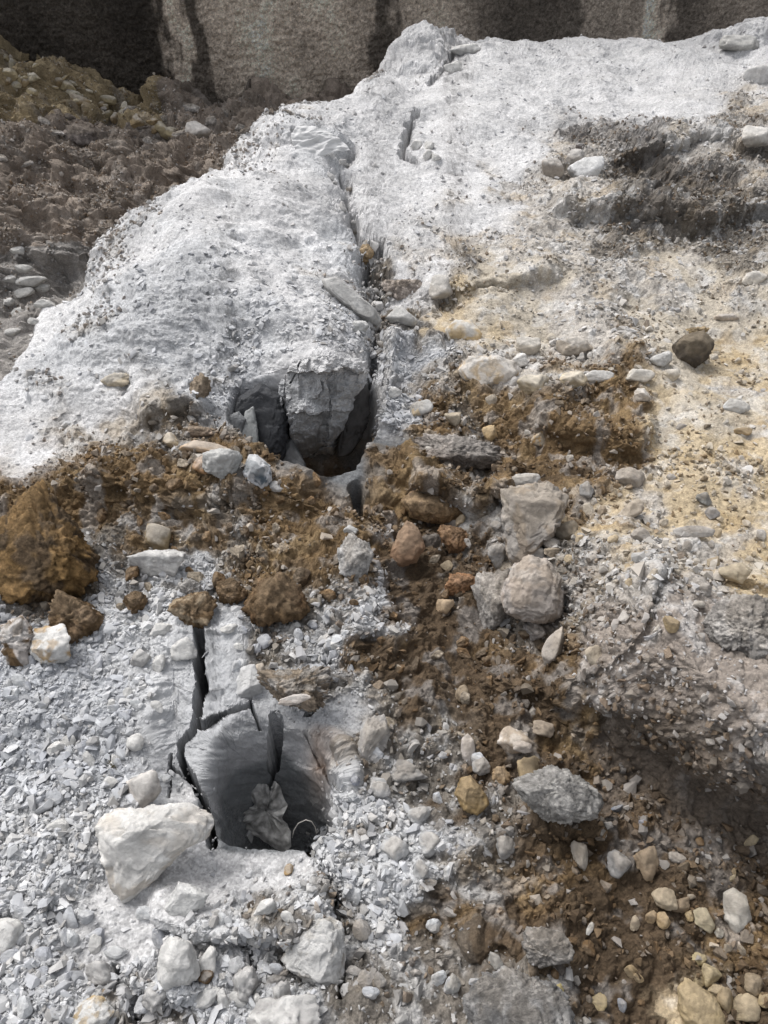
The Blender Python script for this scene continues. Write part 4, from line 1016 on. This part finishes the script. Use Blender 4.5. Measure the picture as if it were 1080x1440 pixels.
# steel stubs at the wall's foot
M_steel, _ = flat_mat('rusty_steel', (.10, .08, .065), .7, .6)
def tube(name, pts, r, mat, sides=8, cols=None):
    vs = []; fs = []
    pts = [Vector(p) for p in pts]
    for i, p in enumerate(pts):
        t = (pts[min(i+1, len(pts)-1)]-pts[max(i-1, 0)]).normalized()
        a = t.cross(Vector((0.3, .2, 1))).normalized()
        if a.length < .1: a = Vector((1, 0, 0))
        b = t.cross(a)
        rr_ = r if not callable(r) else r(i/(len(pts)-1))
        for k in range(sides):
            th = 2*math.pi*k/sides; vs.append(p+(a*math.cos(th)+b*math.sin(th))*rr_)
    for i in range(len(pts)-1):
        for k in range(sides):
            fs.append([i*sides+k, i*sides+(k+1) % sides, (i+1)*sides+(k+1) % sides, (i+1)*sides+k])
    me = bpy.data.meshes.new(name); me.from_pydata(vs, [], fs+[list(range(sides))[::-1], [len(vs)-sides+k for k in range(sides)]]); me.materials.append(mat)
    me.polygons.foreach_set('use_smooth', [True]*len(me.polygons))
    o_ = bpy.data.objects.new(name, me); COL.objects.link(o_); return o_
for i, x in enumerate([765, 792, 822, 838, 858, 895, 912, 931]):
    p_ = at(x, 74, 6.3); p_[1] = 7.75
    x3 = p_[0]*1.2
    rr_ = ray(x, 70); t_ = 7.75/rr_[1]; z3 = CAM_H+rr_[2]*t_
    o = tube('steel_stub', [(rr_[0]*t_, 7.75, z3-.5), (rr_[0]*t_+.004, 7.76, z3-.1), (rr_[0]*t_, 7.75, z3+.02+.012*(i % 3))], .008, M_steel)
    tag(o, 'short rusty steel stub sticking up between the crest and the wall', 'steel stub', 'steel stubs in a row at the foot of the wall')

# ------------------------------------------------------------------ crumpled bag in the bore hole
def bag(name, knot, outline, d0, mat, label, cat, amp=9, seed=5, thick=.002, lift=6, radial=1.0):
    kx, ky = knot; ol = np.array(outline, float); m_ = len(ol)
    nt_, nr = 220, 46
    th = np.linspace(0, m_, nt_, endpoint=False)
    i0 = np.floor(th).astype(int); f_ = (th-i0)[:, None]
    edge = ol[i0 % m_]*(1-f_)+ol[(i0+1) % m_]*f_
    rr_ = np.linspace(0.03, 1, nr)
    T, R_ = np.meshgrid(th, rr_)
    ex_ = kx+(edge[None, :, 0]-kx)*R_; ey_ = ky+(edge[None, :, 1]-ky)*R_
    q = T/m_*2*np.pi
    fold = np.abs(np.sin(q*4+1.2*pn(R_*2, q*0+2, seed)+1.5*np.sin(q*2)))*1.2-.5
    fold2 = np.abs(pn(np.cos(q)*3.4+R_*.8, np.sin(q)*3.4, seed+2))*2.0
    fold3 = 1-np.abs(fbm(ex_/24, ey_/24, 3, seed+3, .4))*2.2 if radial > .5 else 1-np.abs(fbm(ex_/40+ey_/50, ey_/18, 3, seed+3, .5))*2.2
    z_ = amp*(radial*(.7*fold*R_**.7+.6*fold2*R_)+(1.3-radial)*fold3*(1.0 if radial > .5 else 1.3)) + lift*np.sin(np.pi*np.clip(R_, 0, 1))**.8
    s = d0/F
    L_ = np.stack([(ex_-kx), -(ey_-ky), z_], -1).reshape(-1, 3)
    W1 = (L_[:, :1]*CAMR+L_[:, 1:2]*CAMU-L_[:, 2:3]*CAMF)*s
    id_ = np.arange(nr*nt_).reshape(nr, nt_)
    nx = np.roll(id_, -1, 1)
    fs = np.stack([id_[:-1], id_[1:], nx[1:], nx[:-1]], -1).reshape(-1, 4)
    cc = np.tile(np.array((.26, .26, .255)), (len(W1), 1))*(1+.5*fbm(ex_/9, ey_/9, 4, seed+8).reshape(-1, 1))
    e_ = sst(.8, 1.0, R_+.1*pn(T*2, R_*4, 3)).reshape(-1, 1)*.35
    cc = cc*(1-e_)+np.array((.5, .5, .5))*e_
    ob = mesh_np(name, W1, fs, cc, mat, smooth=True)
    ob.location = at(kx, ky, d0)
    md = ob.modifiers.new('thickness', 'SOLIDIFY'); md.thickness = thick
    return tag(ob, label, cat)
M_bag = mineral('dusty_plastic_film', rough=.42, vscale=50, vamp=.3, bscale=80, bump=.5, bdist=.004, spec=.5)
dB = depth_at(370, 1150)-.05
bag('plastic_bag', (374, 1139), [(405, 1131), (398, 1117), (393, 1099), (386, 1096), (382, 1112), (377, 1104), (366, 1099), (353, 1102), (352, 1118), (358, 1131), (347, 1134), (325, 1138), (322, 1148), (332, 1158), (340, 1166), (364, 1177), (380, 1190), (398, 1199), (411, 1186), (410, 1168), (397, 1148)],
    dB, M_bag, 'crumpled dusty grey plastic bag stuffed in the bore hole', 'plastic bag', amp=8, seed=5)
M_film = mineral('dust_covered_sheet', rough=.8, vscale=40, vamp=.1, bscale=50, bump=.5, bdist=.006)
o = bag('plastic_sheet', (445, 200), [(418, 178), (440, 178), (470, 190), (488, 205), (492, 212), (470, 214), (448, 224), (425, 220), (412, 208), (410, 190)], depth_at(445, 208)-.03, M_film, 'torn dust-covered plastic sheet half buried on the white ridge', 'plastic sheet', amp=1.7, seed=9, thick=.003, lift=3, radial=.12)
at_ = o.data.color_attributes['col']; n_ = len(at_.data); at_.data.foreach_set('color', np.tile(np.array([.56, .56, .56, 1], dtype=np.float32), n_))
M_str, _ = flat_mat('pale_string', (.62, .60, .56), .7)
def pxtube(name, pts, r, mat, off=0.0):
    return tube(name, [at(x, y, d_) for x, y, d_ in pts], r, mat)
o = pxtube('string', [(411, 1178, dB), (413, 1168, dB-.01), (419, 1158, dB-.02), (430, 1153, dB-.025), (438, 1155, dB-.02), (443, 1163, dB-.01), (445, 1172, dB)], .0011, M_str)
tag(o, 'thin pale string looping beside the crumpled bag', 'string')
M_red, _ = flat_mat('red_plastic', (.45, .02, .03), .5)
dR = depth_at(478, 572)-.06
o = pxtube('plastic_scrap', [(479, 574, dR), (478, 577, dR-.004), (475, 581, dR-.002), (477, 585, dR)], lambda t: .0035*(1-.5*abs(t-.5)), M_red)
tag(o, 'tiny red plastic scrap stuck on the dark rock in the upper pit', 'plastic scrap')

# dry weeds and wisps
M_weed, _ = flat_mat('dry_weed', (.13, .11, .05), .9)
def weed(x, y, n, L_, label):
    c0 = Vector(at(x, y)); vs = []; fs = []
    r_ = random.Random(int(x*y))
    for k in range(n):
        d_ = Vector((r_.gauss(0, .7), r_.gauss(0, .7), r_.uniform(.3, 1.2))).normalized()*L_*r_.uniform(.4, 1)
        sd2 = d_.cross(Vector((r_.gauss(0, 1), r_.gauss(0, 1), r_.gauss(0, 1)))).normalized()*L_*.04
        st = Vector((r_.gauss(0, .25), r_.gauss(0, .25), 0))*L_
        i_ = len(vs); sag = Vector((0, 0, -L_*.2*r_.random()))
        nrm = sd2.cross(d_).normalized()*L_*.03
        vs += [st-sd2, st+sd2, st+d_*.6+sd2*.8, st+d_*.6-sd2*.8, st+d_+sag, st+nrm, st+d_*.6+nrm]
        fs += [(i_, i_+1, i_+2, i_+3), (i_+3, i_+2, i_+4), (i_, i_+5, i_+6, i_+3), (i_+1, i_+5, i_+6, i_+2), (i_+3, i_+6, i_+4), (i_+2, i_+6, i_+4)]
    me = bpy.data.meshes.new('weed'); me.from_pydata(vs, [], fs); me.materials.append(M_weed)
    o_ = bpy.data.objects.new('weed', me); COL.objects.link(o_); o_.location = c0
    tag(o_, label, 'weed')
weed(437, 1200, 60, .035, 'tiny dark green brown weed at the lower right rim of the bore hole')
weed(157, 1078, 40, .022, 'tiny brown weed among the grey chips left of the cracked slab')
